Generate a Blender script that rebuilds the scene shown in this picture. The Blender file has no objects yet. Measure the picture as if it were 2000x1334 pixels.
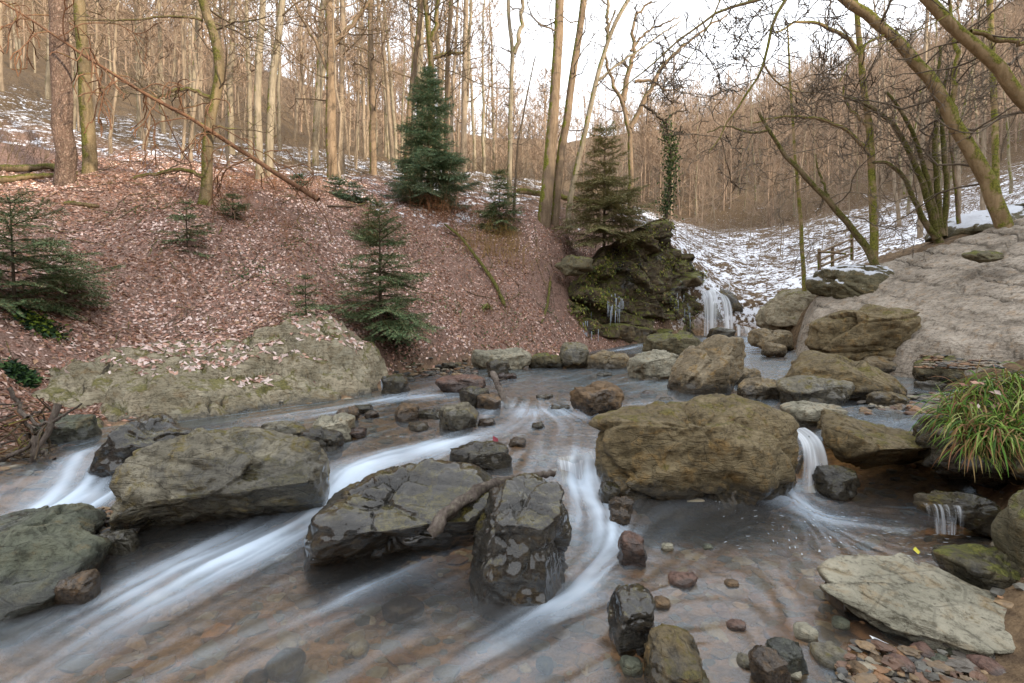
import bpy, math, random
import numpy as np
random.seed(7); rng = np.random.default_rng(7)
S = bpy.context.scene
COL = S.collection

# ------------------------------------------------------------------ camera
CAM_H, PITCH, F = 1.5, math.radians(2.7), 1000.0          # F: focal length for a 2000 px wide frame
cam = bpy.data.cameras.new('camera'); cam.sensor_width = 36; cam.lens = 18
cam.clip_start = 0.05; cam.clip_end = 3000
camo = bpy.data.objects.new('camera', cam); COL.objects.link(camo)
camo.location = (0, 0, CAM_H); camo.rotation_euler = (math.radians(90) - PITCH, 0, 0)
S.camera = camo
# ------------------------------------------------------------------ sky and sun
SUN_EL, SUN_AZ = math.radians(13), math.radians(128)      # azimuth clockwise from +Y: low winter sun behind the viewer's right
wd = bpy.data.worlds.new('World'); S.world = wd; wd.use_nodes = True
wn, wl = wd.node_tree.nodes, wd.node_tree.links
bg = wn['Background']
sky = wn.new('ShaderNodeTexSky'); sky.sky_type = 'NISHITA'; sky.sun_disc = False
sky.sun_elevation = SUN_EL; sky.sun_rotation = SUN_AZ; sky.dust_density = 2.0
tc = wn.new('ShaderNodeTexCoord'); cl = wn.new('ShaderNodeTexNoise')
cl.inputs['Scale'].default_value = 2.2; cl.inputs['Detail'].default_value = 5
mp = wn.new('ShaderNodeMapping'); mp.inputs['Scale'].default_value = (1, 1, 2.5)
wl.new(tc.outputs['Generated'], mp.inputs['Vector']); wl.new(mp.outputs[0], cl.inputs['Vector'])
cr = wn.new('ShaderNodeMapRange'); cr.inputs[1].default_value = .3; cr.inputs[2].default_value = .7
cr.inputs[3].default_value = .86; cr.inputs[4].default_value = .99
wl.new(cl.outputs['Fac'], cr.inputs[0])
mx = wn.new('ShaderNodeMix'); mx.data_type = 'RGBA'
mx.inputs[7].default_value = (8.9, 9.2, 9.7, 1)             # overcast cloud
wl.new(cr.outputs[0], mx.inputs[0]); wl.new(sky.outputs[0], mx.inputs[6]); wl.new(mx.outputs[2], bg.inputs[0])
bg.inputs[1].default_value = 0.1
sl = bpy.data.lights.new('sun', 'SUN'); sl.energy = 2.8; sl.angle = math.radians(2); sl.color = (1, .85, .66)
so = bpy.data.objects.new('sun', sl); COL.objects.link(so); so.location = (0, -20, 60)
so.rotation_euler = (math.radians(90) - SUN_EL, 0, math.pi - SUN_AZ)
V = S.view_settings; V.view_transform = 'Standard'; V.look = 'None'; V.exposure = 1.4; V.gamma = 1; V.use_curve_mapping = False
S.cycles.use_denoising = True
S.cycles.max_bounces = 8; S.cycles.diffuse_bounces = 3; S.cycles.glossy_bounces = 3
S.cycles.transmission_bounces = 4; S.cycles.transparent_max_bounces = 12
S.cycles.caustics_reflective = False

# ------------------------------------------------------------------ helpers
cp, sp = math.cos(PITCH), math.sin(PITCH)
def ray(px, py):
    a, b = (px - 1000) / F, (667 - py) / F
    return np.array([a, cp + b * sp, -sp + b * cp])
def PD(px, py, d):
    """the point seen at a pixel of the photograph, d metres in front of the viewer"""
    return np.array([0, 0, CAM_H]) + ray(px, py) * d
def PZ(px, py, z):
    r = ray(px, py); return np.array([0, 0, CAM_H]) + r * ((z - CAM_H) / r[2])

def hsh(i, j, k, s):
    n = (i * 374761393 + j * 668265263 + k * 2147483647 + s * 974711) & 0xffffffff
    n = ((n ^ (n >> 13)) * 1274126177) & 0xffffffff
    n = ((n ^ (n >> 16)) * 2246822519) & 0xffffffff
    return ((n ^ (n >> 15)) & 0xffff) / 32767.5 - 1.0
def noise(p, s=0):
    i = np.floor(p).astype(np.int64); f = p - i; u = f * f * (3 - 2 * f)
    r = 0
    for a in (0, 1):
        for b in (0, 1):
            for c in (0, 1):
                w = (u[:, 0] if a else 1 - u[:, 0]) * (u[:, 1] if b else 1 - u[:, 1]) * (u[:, 2] if c else 1 - u[:, 2])
                r = r + w * hsh(i[:, 0] + a, i[:, 1] + b, i[:, 2] + c, s)
    return r
def fbm(p, s=0, o=4, g=.5):
    p = np.asarray(p, float); r = 0; a = 1.
    for k in range(o):
        r = r + a * noise(p, s + k * 17); p = p * 2.03 + 11.3; a *= g
    return r
def fbm2(x, y, sc, s=0, o=4, g=.5):
    return fbm(np.stack([np.ravel(x) * sc, np.ravel(y) * sc, np.zeros(np.size(x)) + .37], 1), s, o, g).reshape(np.shape(x))
def sstep(a, b, x):
    t = np.clip((x - a) / (b - a), 0, 1); return t * t * (3 - 2 * t)

class Acc:
    """collects triangles and quads, builds one mesh object"""
    def __init__(s): s.v = []; s.q = []; s.t = []; s.c = []; s.n = 0
    def add(s, v, q=None, t=None, c=None):
        v = np.asarray(v, np.float32)
        if q is not None and len(q): s.q.append(np.asarray(q, np.int64) + s.n)
        if t is not None and len(t): s.t.append(np.asarray(t, np.int64) + s.n)
        s.v.append(v); s.n += len(v)
        if c is not None: s.c.append(np.broadcast_to(np.asarray(c, np.float32), (len(v), 3)))
    def mesh(s, name, mat=None, smooth=True, attrs=None):
        me = bpy.data.meshes.new(name)
        v = np.concatenate(s.v) if s.v else np.zeros((0, 3), np.float32)
        q = np.concatenate(s.q) if s.q else np.zeros((0, 4), np.int64)
        t = np.concatenate(s.t) if s.t else np.zeros((0, 3), np.int64)
        me.vertices.add(len(v)); me.vertices.foreach_set('co', v.ravel())
        nl = q.size + t.size; me.loops.add(nl); me.polygons.add(len(q) + len(t))
        me.loops.foreach_set('vertex_index', np.concatenate([q.ravel(), t.ravel()]).astype(np.int32))
        st = np.concatenate([np.arange(len(q)) * 4, q.size + np.arange(len(t)) * 3]).astype(np.int32)
        me.polygons.foreach_set('loop_start', st)
        me.polygons.foreach_set('use_smooth', np.full(len(q) + len(t), smooth, bool))
        if s.c:
            c = np.concatenate(s.c); a = me.attributes.new('col', 'FLOAT_COLOR', 'POINT')
            a.data.foreach_set('color', np.concatenate([c, np.ones((len(c), 1), np.float32)], 1).ravel())
        for k, w in (attrs or {}).items():
            a = me.attributes.new(k, 'FLOAT', 'POINT'); a.data.foreach_set('value', np.asarray(w, np.float32).ravel())
        me.update(calc_edges=True); me.validate()
        if mat: me.materials.append(mat)
        return me
def ob(name, data, parent=None, loc=None, **props):
    o = bpy.data.objects.new(name, data); COL.objects.link(o)
    if parent: o.parent = parent
    if loc is not None: o.location = [float(x) for x in loc]
    for k, v in props.items(): o[k] = v
    return o
def thing(name, label, cat, loc=(0, 0, 0), group=None):
    o = ob(name, None, loc=loc, label=label, category=cat); o.empty_display_size = .1
    if group: o['group'] = group
    return o

# ------------------------------------------------------------------ materials
def lin(r, g, b):
    f = lambda c: (c / 255 / 12.92) if c <= 10 else ((c / 255 + .055) / 1.055) ** 2.4
    return (f(r), f(g), f(b), 1)
class NT:
    def __init__(s, name):
        s.m = bpy.data.materials.new(name); s.m.use_nodes = True
        s.n, s.l = s.m.node_tree.nodes, s.m.node_tree.links
        s.b = s.n['Principled BSDF']; s.out = s.n['Material Output']
        s.geo = s.n.new('ShaderNodeNewGeometry'); s.tc = s.n.new('ShaderNodeTexCoord')
    def set(s, inp, v):
        if hasattr(v, 'links') or hasattr(v, 'is_linked'): s.l.new(v, inp)
        else: inp.default_value = v
    def noise(s, vec, scale, detail=4, rough=.55, dist=0):
        n = s.n.new('ShaderNodeTexNoise'); s.l.new(vec, n.inputs['Vector'])
        for k, v in (('Scale', scale), ('Detail', detail), ('Roughness', rough), ('Distortion', dist)): n.inputs[k].default_value = v
        return n.outputs['Fac']
    def vor(s, vec, scale, feat='F1', rnd=1.):
        n = s.n.new('ShaderNodeTexVoronoi'); n.feature = feat; s.l.new(vec, n.inputs['Vector'])
        n.inputs['Scale'].default_value = scale; n.inputs['Randomness'].default_value = rnd
        return n
    def wave(s, vec, scale, dist=4, detail=3, direction='Z'):
        n = s.n.new('ShaderNodeTexWave'); n.bands_direction = direction; s.l.new(vec, n.inputs['Vector'])
        n.inputs['Scale'].default_value = scale; n.inputs['Distortion'].default_value = dist; n.inputs['Detail'].default_value = detail
        return n.outputs['Fac']
    def mapping(s, vec, scale=(1, 1, 1), rot=(0, 0, 0)):
        n = s.n.new('ShaderNodeMapping'); s.l.new(vec, n.inputs['Vector'])
        n.inputs['Scale'].default_value = scale; n.inputs['Rotation'].default_value = rot
        return n.outputs[0]
    def ramp(s, fac, a, b, lo=0., hi=1.):
        n = s.n.new('ShaderNodeMapRange'); n.interpolation_type = 'SMOOTHSTEP'
        s.set(n.inputs[0], fac); s.set(n.inputs[1], a); s.set(n.inputs[2], b); n.inputs[3].default_value = lo; n.inputs[4].default_value = hi
        return n.outputs[0]
    def math(s, op, a, b=0., c=0.):
        n = s.n.new('ShaderNodeMath'); n.operation = op
        s.set(n.inputs[0], a); s.set(n.inputs[1], b); s.set(n.inputs[2], c); return n.outputs[0]
    def mix(s, f, a, b, mode='MIX'):
        n = s.n.new('ShaderNodeMix'); n.data_type = 'RGBA'; n.blend_type = mode
        s.set(n.inputs[0], f); s.set(n.inputs[6], a); s.set(n.inputs[7], b); return n.outputs[2]
    def sep(s, vec):
        n = s.n.new('ShaderNodeSeparateXYZ'); s.l.new(vec, n.inputs[0]); return n.outputs
    def attr(s, name):
        n = s.n.new('ShaderNodeAttribute'); n.attribute_name = name; return n
    def bump(s, h, strength=.5, dist=.02, nrm=None):
        n = s.n.new('ShaderNodeBump'); s.set(n.inputs['Height'], h); n.inputs['Strength'].default_value = strength; n.inputs['Distance'].default_value = dist
        if nrm is not None: s.l.new(nrm, n.inputs['Normal'])
        return n.outputs[0]
    def done(s, col, rough=.8, nrm=None, spec=.4):
        spec *= .4
        s.set(s.b.inputs['Base Color'], col); s.set(s.b.inputs['Roughness'], rough); s.b.inputs['Specular IOR Level'].default_value = spec
        if nrm is not None: s.l.new(nrm, s.b.inputs['Normal'])
        return s.m
# ------------------------------------------------------------------ stream: banks and water level
LEFT = [(-2.7, .9), (-2.95, 2.2), (-3.4, 3.1), (-4.3, 3.9), (-4.75, 4.9), (-4.7, 5.7), (-4.2, 6.2), (-3.5, 6.9), (-2.5, 7.6), (-2.0, 8.6),
        (-2.2, 9.6), (-1.7, 10.6), (-.9, 11.4), (.6, 11.7), (1.4, 12.2), (2.0, 13.6), (3.0, 14.6), (4.6, 16.2), (6.3, 18.3)]
RIGHT = [(8.8, 18.3), (7.9, 15.5), (7.1, 12.5), (6.6, 10.4), (6.9, 8.6), (6.6, 7.2), (5.5, 6.2), (4.6, 5.2), (4.3, 4.5), (3.7, 3.7), (3.0, 3.0), (2.0, 2.35), (1.5, 1.7), (1.3, .9)]
POLY = np.array(LEFT + RIGHT + [(1.2, -4), (-3, -4)])
def sdist(x, y):
    """signed distance to the stream's outline, positive inside"""
    sh = np.shape(x); x = np.ravel(x); y = np.ravel(y)
    best = np.full(x.shape, 1e9); ins = np.zeros(x.shape, bool); n = len(POLY)
    for k in range(n):
        a, b = POLY[k], POLY[(k + 1) % n]; ab = b - a
        t = np.clip(((x - a[0]) * ab[0] + (y - a[1]) * ab[1]) / (ab @ ab), 0, 1)
        best = np.minimum(best, np.hypot(x - a[0] - t * ab[0], y - a[1] - t * ab[1]))
        c = ((a[1] > y) != (b[1] > y)) & (x < (b[0] - a[0]) * (y - a[1]) / (b[1] - a[1] + 1e-12) + a[0]); ins ^= c
    return np.where(ins, best, -best).reshape(sh)
class RBF:
    def __init__(s, pts, smooth=0.):
        p = np.array(pts, float); s.p = p[:, :2]; n = len(p)
        r = np.hypot(*(s.p[:, None] - s.p[None]).transpose(2, 0, 1)); 
        A = np.zeros((n + 3, n + 3)); A[:n, :n] = -r + np.eye(n) * smooth; P = np.c_[np.ones(n), s.p]; A[:n, n:] = P; A[n:, :n] = P.T
        s.w = np.linalg.lstsq(A, np.r_[p[:, 2], 0, 0, 0], rcond=None)[0]
    def __call__(s, x, y):
        sh = np.shape(x); x = np.ravel(x); y = np.ravel(y); n = len(s.p)
        o = s.w[n] + s.w[n + 1] * x + s.w[n + 2] * y
        for k in range(n): o = o - s.w[k] * np.hypot(x - s.p[k, 0], y - s.p[k, 1])
        return o.reshape(sh)
WL = [(0, 1300, -.03), (100, 1334, -.02), (1000, 1334, 0), (1900, 1334, 0), (700, 1200, 0), (1300, 1200, 0), (1700, 1050, 0), (1400, 1000, 0), (1850, 1000, 0),
      (1580, 965, 0), (1130, 950, 0), (450, 1090, 0), (900, 1100, 0), (200, 1100, -.01), (660, 995, .02), (640, 950, .09), (650, 918, .17),
      (150, 1000, .02), (130, 965, .06), (150, 925, .15), (160, 892, .25), (200, 862, .26), (60, 1000, .0), (1130, 937, .015), (1122, 899, .18), (1050, 905, .19), (1180, 893, .19),
      (870, 885, .2), (700, 880, .2), (750, 840, .24), (1000, 850, .24), (1100, 840, .24), (950, 815, .25), (1150, 818, .26), (800, 803, .26), (500, 830, .25), (330, 838, .25), (560, 815, .26),
      (1020, 795, .29), (1050, 780, .37), (1200, 808, .29), (1230, 788, .38), (760, 785, .28), (800, 768, .35), (860, 770, .35), (950, 778, .35),
      (900, 740, .37), (1050, 750, .38), (1150, 740, .38), (1280, 745, .39), (1000, 720, .39), (850, 745, .37),
      (1160, 715, .4), (1180, 697, .52), (1240, 692, .58), (1220, 682, .62), (1250, 668, .74),
      (1520, 740, .46), (1560, 712, .5), (1500, 702, .56), (1540, 690, .62), (1450, 662, .8), (1400, 656, .85), (1470, 652, .87),
      (1580, 848, .44), (1620, 838, .44), (1700, 822, .44), (1800, 836, .44), (1880, 838, .44), (1650, 950, 0), (1700, 948, 0), (1760, 946, 0), (1820, 944, 0), (1890, 944, 0), (1950, 950, 0), (1750, 800, .45), (1700, 780, .45), (1850, 780, .46), (1850, 745, .48), (1950, 800, .45), (1620, 790, .45), (1560, 930, .03)]
zw = RBF([PZ(*p) for p in WL] + [(-1, -3, -.02), (1, -3, 0)])

# ------------------------------------------------------------------ terrain
G = [(0, 760, 5.6), (0, 600, 6.9), (0, 480, 9), (0, 370, 12), (-150, 900, 4.6), (60, 860, 4.95), (150, 825, 6.0), (200, 700, 7), (200, 600, 8.2), (200, 500, 9.8), (200, 420, 11.2), (200, 350, 12.7),
     (400, 720, 7.5), (400, 640, 8.4), (400, 560, 9.4), (400, 450, 11), (400, 368, 12.5), (600, 680, 8.3), (600, 600, 9.4), (600, 500, 11.2), (600, 400, 13.6), (600, 378, 14.5),
     (740, 690, 9.2), (740, 600, 10.8), (740, 500, 12.8), (740, 410, 15), (860, 640, 11.6), (860, 550, 13), (860, 470, 14.6), (860, 415, 16), (1000, 640, 12.4), (1000, 560, 13.6), (1000, 480, 15.2), (1000, 432, 16.5),
     (1060, 620, 13.3), (1100, 560, 15.2), (1100, 470, 16), (1100, 432, 17), (1200, 500, 17.2), (1280, 452, 18.5), (1200, 440, 20), (1300, 440, 20), (1180, 600, 17.2), (1270, 600, 18.6), (1120, 600, 15.9), (1090, 684, 13.0), (1130, 680, 14.2), (1170, 680, 14.6), (1220, 677, 15.1), (1270, 673, 15.7), (1320, 668, 16.4), (1360, 664, 17.2),
     (0, 310, 15), (0, 225, 22), (0, 140, 40), (200, 325, 15), (200, 285, 20), (200, 205, 40), (400, 340, 15.5), (400, 305, 20), (400, 235, 40), (600, 352, 17), (600, 322, 24), (600, 280, 40), (800, 372, 19), (800, 337, 28), (800, 325, 40),
     (1000, 392, 20), (1000, 352, 28), (1000, 350, 42), (1150, 392, 21), (1150, 362, 28), (1150, 372, 45), (0, 40, 80), (400, 160, 80), (700, 285, 80), (1000, 345, 80), (-600, 200, 20), (-600, 60, 50),
     (1400, 556, 21.5), (1400, 500, 30), (1400, 430, 42), (1400, 380, 55), (1400, 325, 75), (1400, 265, 110), (1500, 590, 18.5), (1550, 555, 19), (1550, 500, 28), (1550, 430, 40), (1550, 370, 55), (1550, 300, 75), (1550, 215, 110),
     (1750, 485, 17), (1750, 440, 26), (1750, 390, 36), (1750, 330, 50), (1750, 255, 75), (1750, 170, 110), (1950, 420, 15), (1950, 390, 22), (1950, 330, 34), (1950, 265, 50), (1950, 195, 75), (1950, 130, 110),
     (2300, 350, 14), (2300, 270, 24), (2300, 130, 60), (2300, 60, 110), (1250, 410, 40), (1250, 370, 60), (1270, 335, 80), (1250, 295, 110),
     (1640, 540, 13.2), (1640, 620, 11.8), (1800, 490, 12), (1800, 600, 10.4), (1800, 672, 9.2), (2000, 470, 11), (2000, 580, 9.6), (2000, 672, 8.2), (1880, 690, 8.3), (1600, 650, 12),
     (1560, 610, 14.5), (1490, 645, 17.5), (2060, 800, 3.9), (2150, 740, 4.2), (2150, 900, 3.2), (2060, 1000, 2.9), (2030, 1150, 2.5), (1980, 1270, 2.2), (2250, 1200, 2), (2000, 715, 6), (1880, 735, 7)]
gp = [tuple(PD(*p)) for p in G] + [tuple((x, y, float(zw(np.array([x]), np.array([y]))[0]) + .05)) for x, y in LEFT[2:-3] + RIGHT[2:-1]]
gp += [(0, -3, .1), (-3, -3, .2), (3, -2, .8), (-8, 2, 2.3), (-12, 6, 5.5), (-20, 0, 8), (8, 0, 2.2), (15, 0, 5), (15, 8, 5), (0, -10, -.2), (-20, -15, 6), (20, -15, 7), (-3.6, .6, .35), (-4.6, 2.6, .5), (1.9, .6, .2),
       (-90, 20, 50), (-110, 100, 80), (-40, 150, 62), (10, 150, 40), (60, 150, 60), (120, 120, 80), (100, 30, 40), (-60, -40, 25), (60, -40, 25)]
gz = RBF(gp, .02)
def axis(a, b, step, lo, hi, grow=1.09):
    m = list(np.arange(a, b + 1e-6, step)); s = step
    while m[-1] < hi: s *= grow; m.append(m[-1] + s)
    s = step
    while m[0] > lo: s *= grow; m.insert(0, m[0] - s)
    return np.array(m)
gx = axis(-13.5, 11, .088, -190, 190); gy = axis(.5, 20, .085, -45, 190)
X, Y = np.meshgrid(gx, gy)
Z = gz(X, Y)
SD = sdist(X, Y); ZW = zw(X, Y)
near = np.exp(-np.maximum(Y - 16, 0) / 30)
Z = Z + (fbm2(X, Y, .55, 3, 4) * .24 + fbm2(X, Y, 2.7, 5, 3) * .05) * sstep(.2, -1.2, SD) + fbm2(X, Y, .09, 9, 3) * .9 * sstep(18, 40, Y)
shal = sstep(-.6, .1, X) * sstep(4.0, 3.2, Y)
bed = ZW - .03 - (.2 - .13 * shal) * sstep(0, .9, SD) + fbm2(X, Y, 1.6, 21, 3) * (.05 - .03 * shal)
k = sstep(-.35, .25, SD)
Z = Z * (1 - k) + np.minimum(Z, bed) * k
Z = np.where(SD > .25, np.minimum(Z, bed), Z)
SLAB = [(6.5, 10.4), (6.6, 8.9), (6.9, 7.6), (8.2, 6.6), (13.5, 6.0), (13.5, 11.2), (11.2, 11.6), (9.8, 12.3), (8.8, 13.4), (7.6, 13.2), (6.8, 12.0)]
def inpoly(x, y, P):
    n = len(P); best = np.full(x.shape, 1e9); ins = np.zeros(x.shape, bool)
    for k in range(n):
        a, b = np.array(P[k]), np.array(P[(k + 1) % n]); ab = b - a
        t = np.clip(((x - a[0]) * ab[0] + (y - a[1]) * ab[1]) / (ab @ ab), 0, 1)
        best = np.minimum(best, np.hypot(x - a[0] - t * ab[0], y - a[1] - t * ab[1]))
        ins ^= ((a[1] > y) != (b[1] > y)) & (x < (b[0] - a[0]) * (y - a[1]) / (b[1] - a[1] + 1e-12) + a[0])
    return np.where(ins, best, -best)
Z = Z - .7 * sstep(.1, .7, inpoly(X, Y, SLAB))
def ground(x, y):
    x = np.asarray(x, float); y = np.asarray(y, float)
    i = np.clip(np.searchsorted(gx, x) - 1, 0, len(gx) - 2); j = np.clip(np.searchsorted(gy, y) - 1, 0, len(gy) - 2)
    u = (x - gx[i]) / (gx[i + 1] - gx[i]); v = (y - gy[j]) / (gy[j + 1] - gy[j])
    return Z[j, i] * (1 - u) * (1 - v) + Z[j, i + 1] * u * (1 - v) + Z[j + 1, i] * (1 - u) * v + Z[j + 1, i + 1] * u * v
def hit(px, py, dmin=2., dmax=150.):
    """where the ray through a pixel of the photograph meets the terrain"""
    r = ray(px, py); o = np.array([0, 0, CAM_H]); t = np.exp(np.linspace(math.log(dmin), math.log(dmax), 500))
    p = o + r * t[:, None]; b = p[:, 2] < ground(p[:, 0], p[:, 1])
    i = int(np.argmax(b)) if b.any() else len(t) - 1
    q = p[i].copy(); q[2] = float(ground(q[0], q[1])); return q
def gridfaces(nx, ny):
    i, j = np.meshgrid(np.arange(nx - 1), np.arange(ny - 1)); a = (j * nx + i).ravel()
    return np.stack([a, a + 1, a + nx + 1, a + nx], 1)
# masks: where snow lies, where leaves lie
snow = sstep(14.5, 18, Y + fbm2(X, Y, .25, 31, 3) * 3) * (.6 + .4 * sstep(0, 12, X)) 
rs = sstep(1.5, 6.5, X - .16 * np.maximum(Y - 20, 0)) * sstep(15.5, 18.5, Y)
snow = np.maximum(snow * 1.15 * sstep(46, 30, Y) * sstep(5, 0, X), rs * (.86 - .5 * sstep(30, 50, Y + .2 * X)))
litter = sstep(.1, -.4, SD) * sstep(7.5, 3.5, X + fbm2(X, Y, .5, 8, 2) * .6) * (X < .42 * Y)

m = NT('ground'); v = m.tc.outputs['Object']
n1, n2, n3 = m.noise(v, 1.1, 5), m.noise(v, 9, 6, .65), m.noise(v, 45, 3, .6)
leaf = m.mix(m.ramp(n2, .35, .65), lin(74, 54, 44), lin(120, 92, 80))
leaf = m.mix(m.ramp(n3, .4, .7), leaf, lin(150, 126, 114))
soil = m.mix(m.ramp(n2, .3, .7), lin(72, 58, 44), lin(120, 100, 76))
base = m.mix(m.attr('litter').outputs['Fac'], soil, leaf)
gr = m.mix(m.ramp(n2, .35, .7), lin(78, 62, 48), lin(112, 94, 68))
far = m.attr('far').outputs['Fac']; base = m.mix(far, base, gr)
sn = m.math('ADD', m.math('MULTIPLY', m.attr('snow').outputs['Fac'], .42), m.math('ADD', m.math('MULTIPLY', n1, .45), m.math('MULTIPLY', n2, .75)))
vs = m.mapping(v, (1.2, 2.6, 2.4)); n4 = m.noise(vs, 1.6, 6, .7)
sn = m.math('ADD', sn, m.math('MULTIPLY', m.math('SUBTRACT', n4, .5), .9))
base = m.mix(m.ramp(sn, .92, 1.03), base, lin(222, 225, 232))
bedc = m.mix(m.ramp(n2, .35, .65), lin(96, 78, 58), lin(150, 122, 94))
base = m.mix(m.attr('bed').outputs['Fac'], base, bedc)
MGROUND = m.done(base, .9, m.bump(m.math('ADD', n2, n3), .6, .05))
acc = Acc(); acc.add(np.stack([X.ravel(), Y.ravel(), Z.ravel()], 1), gridfaces(len(gx), len(gy)))
ob('ground', acc.mesh('ground', MGROUND, attrs={'snow': snow, 'litter': litter, 'far': sstep(17, 24, Y), 'bed': sstep(-.12, .1, SD)}), kind='structure')

# ------------------------------------------------------------------ water
wx = np.concatenate([np.arange(-5.2, 5.6, .022), np.arange(5.6, 9.2, .06)]); wy = np.concatenate([np.arange(1.0, 5.4, .022), np.arange(5.4, 9, .04), np.arange(9, 18.6, .08)])
WX, WY = np.meshgrid(wx, wy); WZ = zw(WX, WY); WS = sdist(WX, WY)
FLOW = [[(660, 920), (640, 985), (560, 1040), (450, 1090), (300, 1165), (100, 1300), (-100, 1420)], [(150, 890), (140, 950), (60, 1010), (-60, 1050)],
        [(1130, 900), (1150, 960), (1190, 1040), (1150, 1130), (1030, 1220), (900, 1300)], [(920, 1060), (800, 1110), (640, 1190), (420, 1290)], [(1600, 1180), (1350, 1180), (1150, 1230), (1000, 1300)],
        [(1590, 960), (1450, 1000), (1330, 1060), (1260, 1120)], [(1850, 1020), (1700, 1020), (1500, 1000), (1350, 1010), (1300, 1080)], [(1000, 805), (900, 860), (780, 890), (680, 920)], [(1080, 790), (1150, 830), (1120, 890)],
        [(870, 770), (760, 785), (600, 815), (450, 835), (250, 855), (170, 880)], [(1230, 690), (1160, 712), (1050, 745), (1020, 785)], [(1280, 745), (1200, 770), (1210, 800)], [(1050, 725), (930, 740), (850, 760)],
        [(1400, 660), (1530, 690), (1540, 725), (1500, 745)], [(1850, 760), (1750, 800), (1600, 845)], [(1850, 830), (1700, 850), (1600, 850)]]
fp, fv = [], []
for ln in FLOW:
    q = np.array([PZ(px, py, 0.) for px, py in ln]) if False else np.array([PZ(px, py, .2)[:2] for px, py in ln])
    for it in range(3):
        q = np.array([PZ(px, py, float(zw(np.array([a[0]]), np.array([a[1]]))[0]))[:2] for (px, py), a in zip(ln, q)])
    for a, b in zip(q[:-1], q[1:]):
        L = np.linalg.norm(b - a)
        for t in np.linspace(0, 1, max(2, int(L / .25))): fp.append(a + (b - a) * t); fv.append((b - a) / L)
fp, fv = np.array(fp), np.array(fv)
cw = np.zeros(WX.shape); VX = np.zeros(WX.shape); VY = np.zeros(WX.shape)
for p, w in zip(fp, fv):
    g = 1 / ((WX - p[0]) ** 2 + (WY - p[1]) ** 2 + .02) ** 1.6; cw += g; VX += g * w[0]; VY += g * w[1]
L = np.hypot(VX, VY) + 1e-9; VX /= L; VY /= L
def bil(A, x, y):
    i = np.clip(np.searchsorted(wx, x) - 1, 0, len(wx) - 2); j = np.clip(np.searchsorted(wy, y) - 1, 0, len(wy) - 2)
    u = np.clip((x - wx[i]) / (wx[i + 1] - wx[i]), 0, 1); v = np.clip((y - wy[j]) / (wy[j + 1] - wy[j]), 0, 1)
    return A[j, i] * (1 - u) * (1 - v) + A[j, i + 1] * u * (1 - v) + A[j + 1, i] * (1 - u) * v + A[j + 1, i + 1] * u * v
def lic(src, n=22, h=.03):
    o = src.copy(); c = 1
    for sg in (1, -1):
        x, y = WX.copy(), WY.copy()
        for _ in range(n):
            a, b = bil(VX, x, y), bil(VY, x, y); x += sg * h * a; y += sg * h * b; o = o + bil(src, x, y); c += 1
    return o / c
st1 = lic(rng.normal(size=WX.shape), 30, .022); st2 = lic(fbm2(WX, WY, 7, 40, 2), 26, .035); st1 /= st1.std(); st2 /= st2.std()
st3 = lic(fbm2(WX, WY, 15, 44, 2), 26, .03); st3 /= st3.std(); streak = .3 * st1 + .6 * st3 + .45 * st2
FOAM = [([(655, 915), (650, 950), (635, 985)], .13, 1.0), ([(635, 985), (560, 1035), (480, 1075)], .17, .85), ([(480, 1075), (330, 1150)], .18, .6), ([(330, 1150), (200, 1220), (60, 1310)], .2, .36), ([(560, 1010), (400, 1080), (250, 1150)], .12, .45),
        ([(155, 888), (150, 930), (130, 980)], .17, 1.1), ([(200, 930), (170, 1000)], .13, 1.0), ([(110, 950), (60, 1000), (0, 1030)], .14, .95), ([(130, 1000), (30, 1020)], .1, .9),
        ([(1130, 905), (1140, 945)], .12, 1.1), ([(1140, 945), (1175, 1000), (1190, 1050)], .12, 1.0), ([(1190, 1050), (1160, 1120), (1110, 1170)], .09, .8), ([(1110, 1170), (1010, 1240), (930, 1300)], .12, .45), ([(1120, 990), (1120, 1040)], .06, .5),
        ([(1000, 1040), (920, 1060), (850, 1090), (740, 1140)], .08, .6), ([(905, 1120), (870, 1085), (800, 1110), (640, 1190)], .07, .5), ([(640, 1190), (480, 1270)], .2, .3), ([(900, 1150), (860, 1095)], .05, .6),
        ([(880, 872), (790, 880), (700, 905), (670, 925)], .13, .9), ([(880, 895), (780, 905), (700, 920)], .08, .6), ([(650, 860), (560, 870), (500, 855)], .1, .25),
        ([(1000, 800), (1060, 808), (1130, 808)], .13, 1.1), ([(1140, 812), (1210, 806), (1260, 800)], .1, .8), ([(1040, 820), (960, 850), (880, 872)], .16, .6), ([(1100, 830), (1080, 870), (1100, 895)], .16, .35),
        ([(735, 783), (800, 778), (880, 775)], .12, 1.0), ([(735, 786), (640, 800), (520, 828)], .16, .4), ([(880, 790), (960, 815)], .1, .5), ([(860, 760), (760, 772)], .08, .7),
        ([(1600, 955), (1540, 962)], .16, 1.0), ([(1540, 965), (1440, 985)], .08, .35), ([(1145, 716), (1180, 705)], .12, .95), ([(1205, 698), (1255, 690)], .15, .95), ([(1320, 750), (1230, 748)], .1, .5), ([(1050, 738), (900, 745)], .12, .35), ([(1240, 700), (1280, 690)], .1, .6),
        ([(1490, 720), (1590, 722)], .1, .75), ([(1490, 745), (1560, 735)], .1, .35), ([(1380, 655), (1440, 655), (1490, 640)], .35, 1.0), ([(1490, 700), (1580, 700)], .12, .4), ([(1640, 838), (1700, 832), (1760, 836)], .05, .3), ([(1850, 770), (1780, 765)], .08, .45)]
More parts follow.
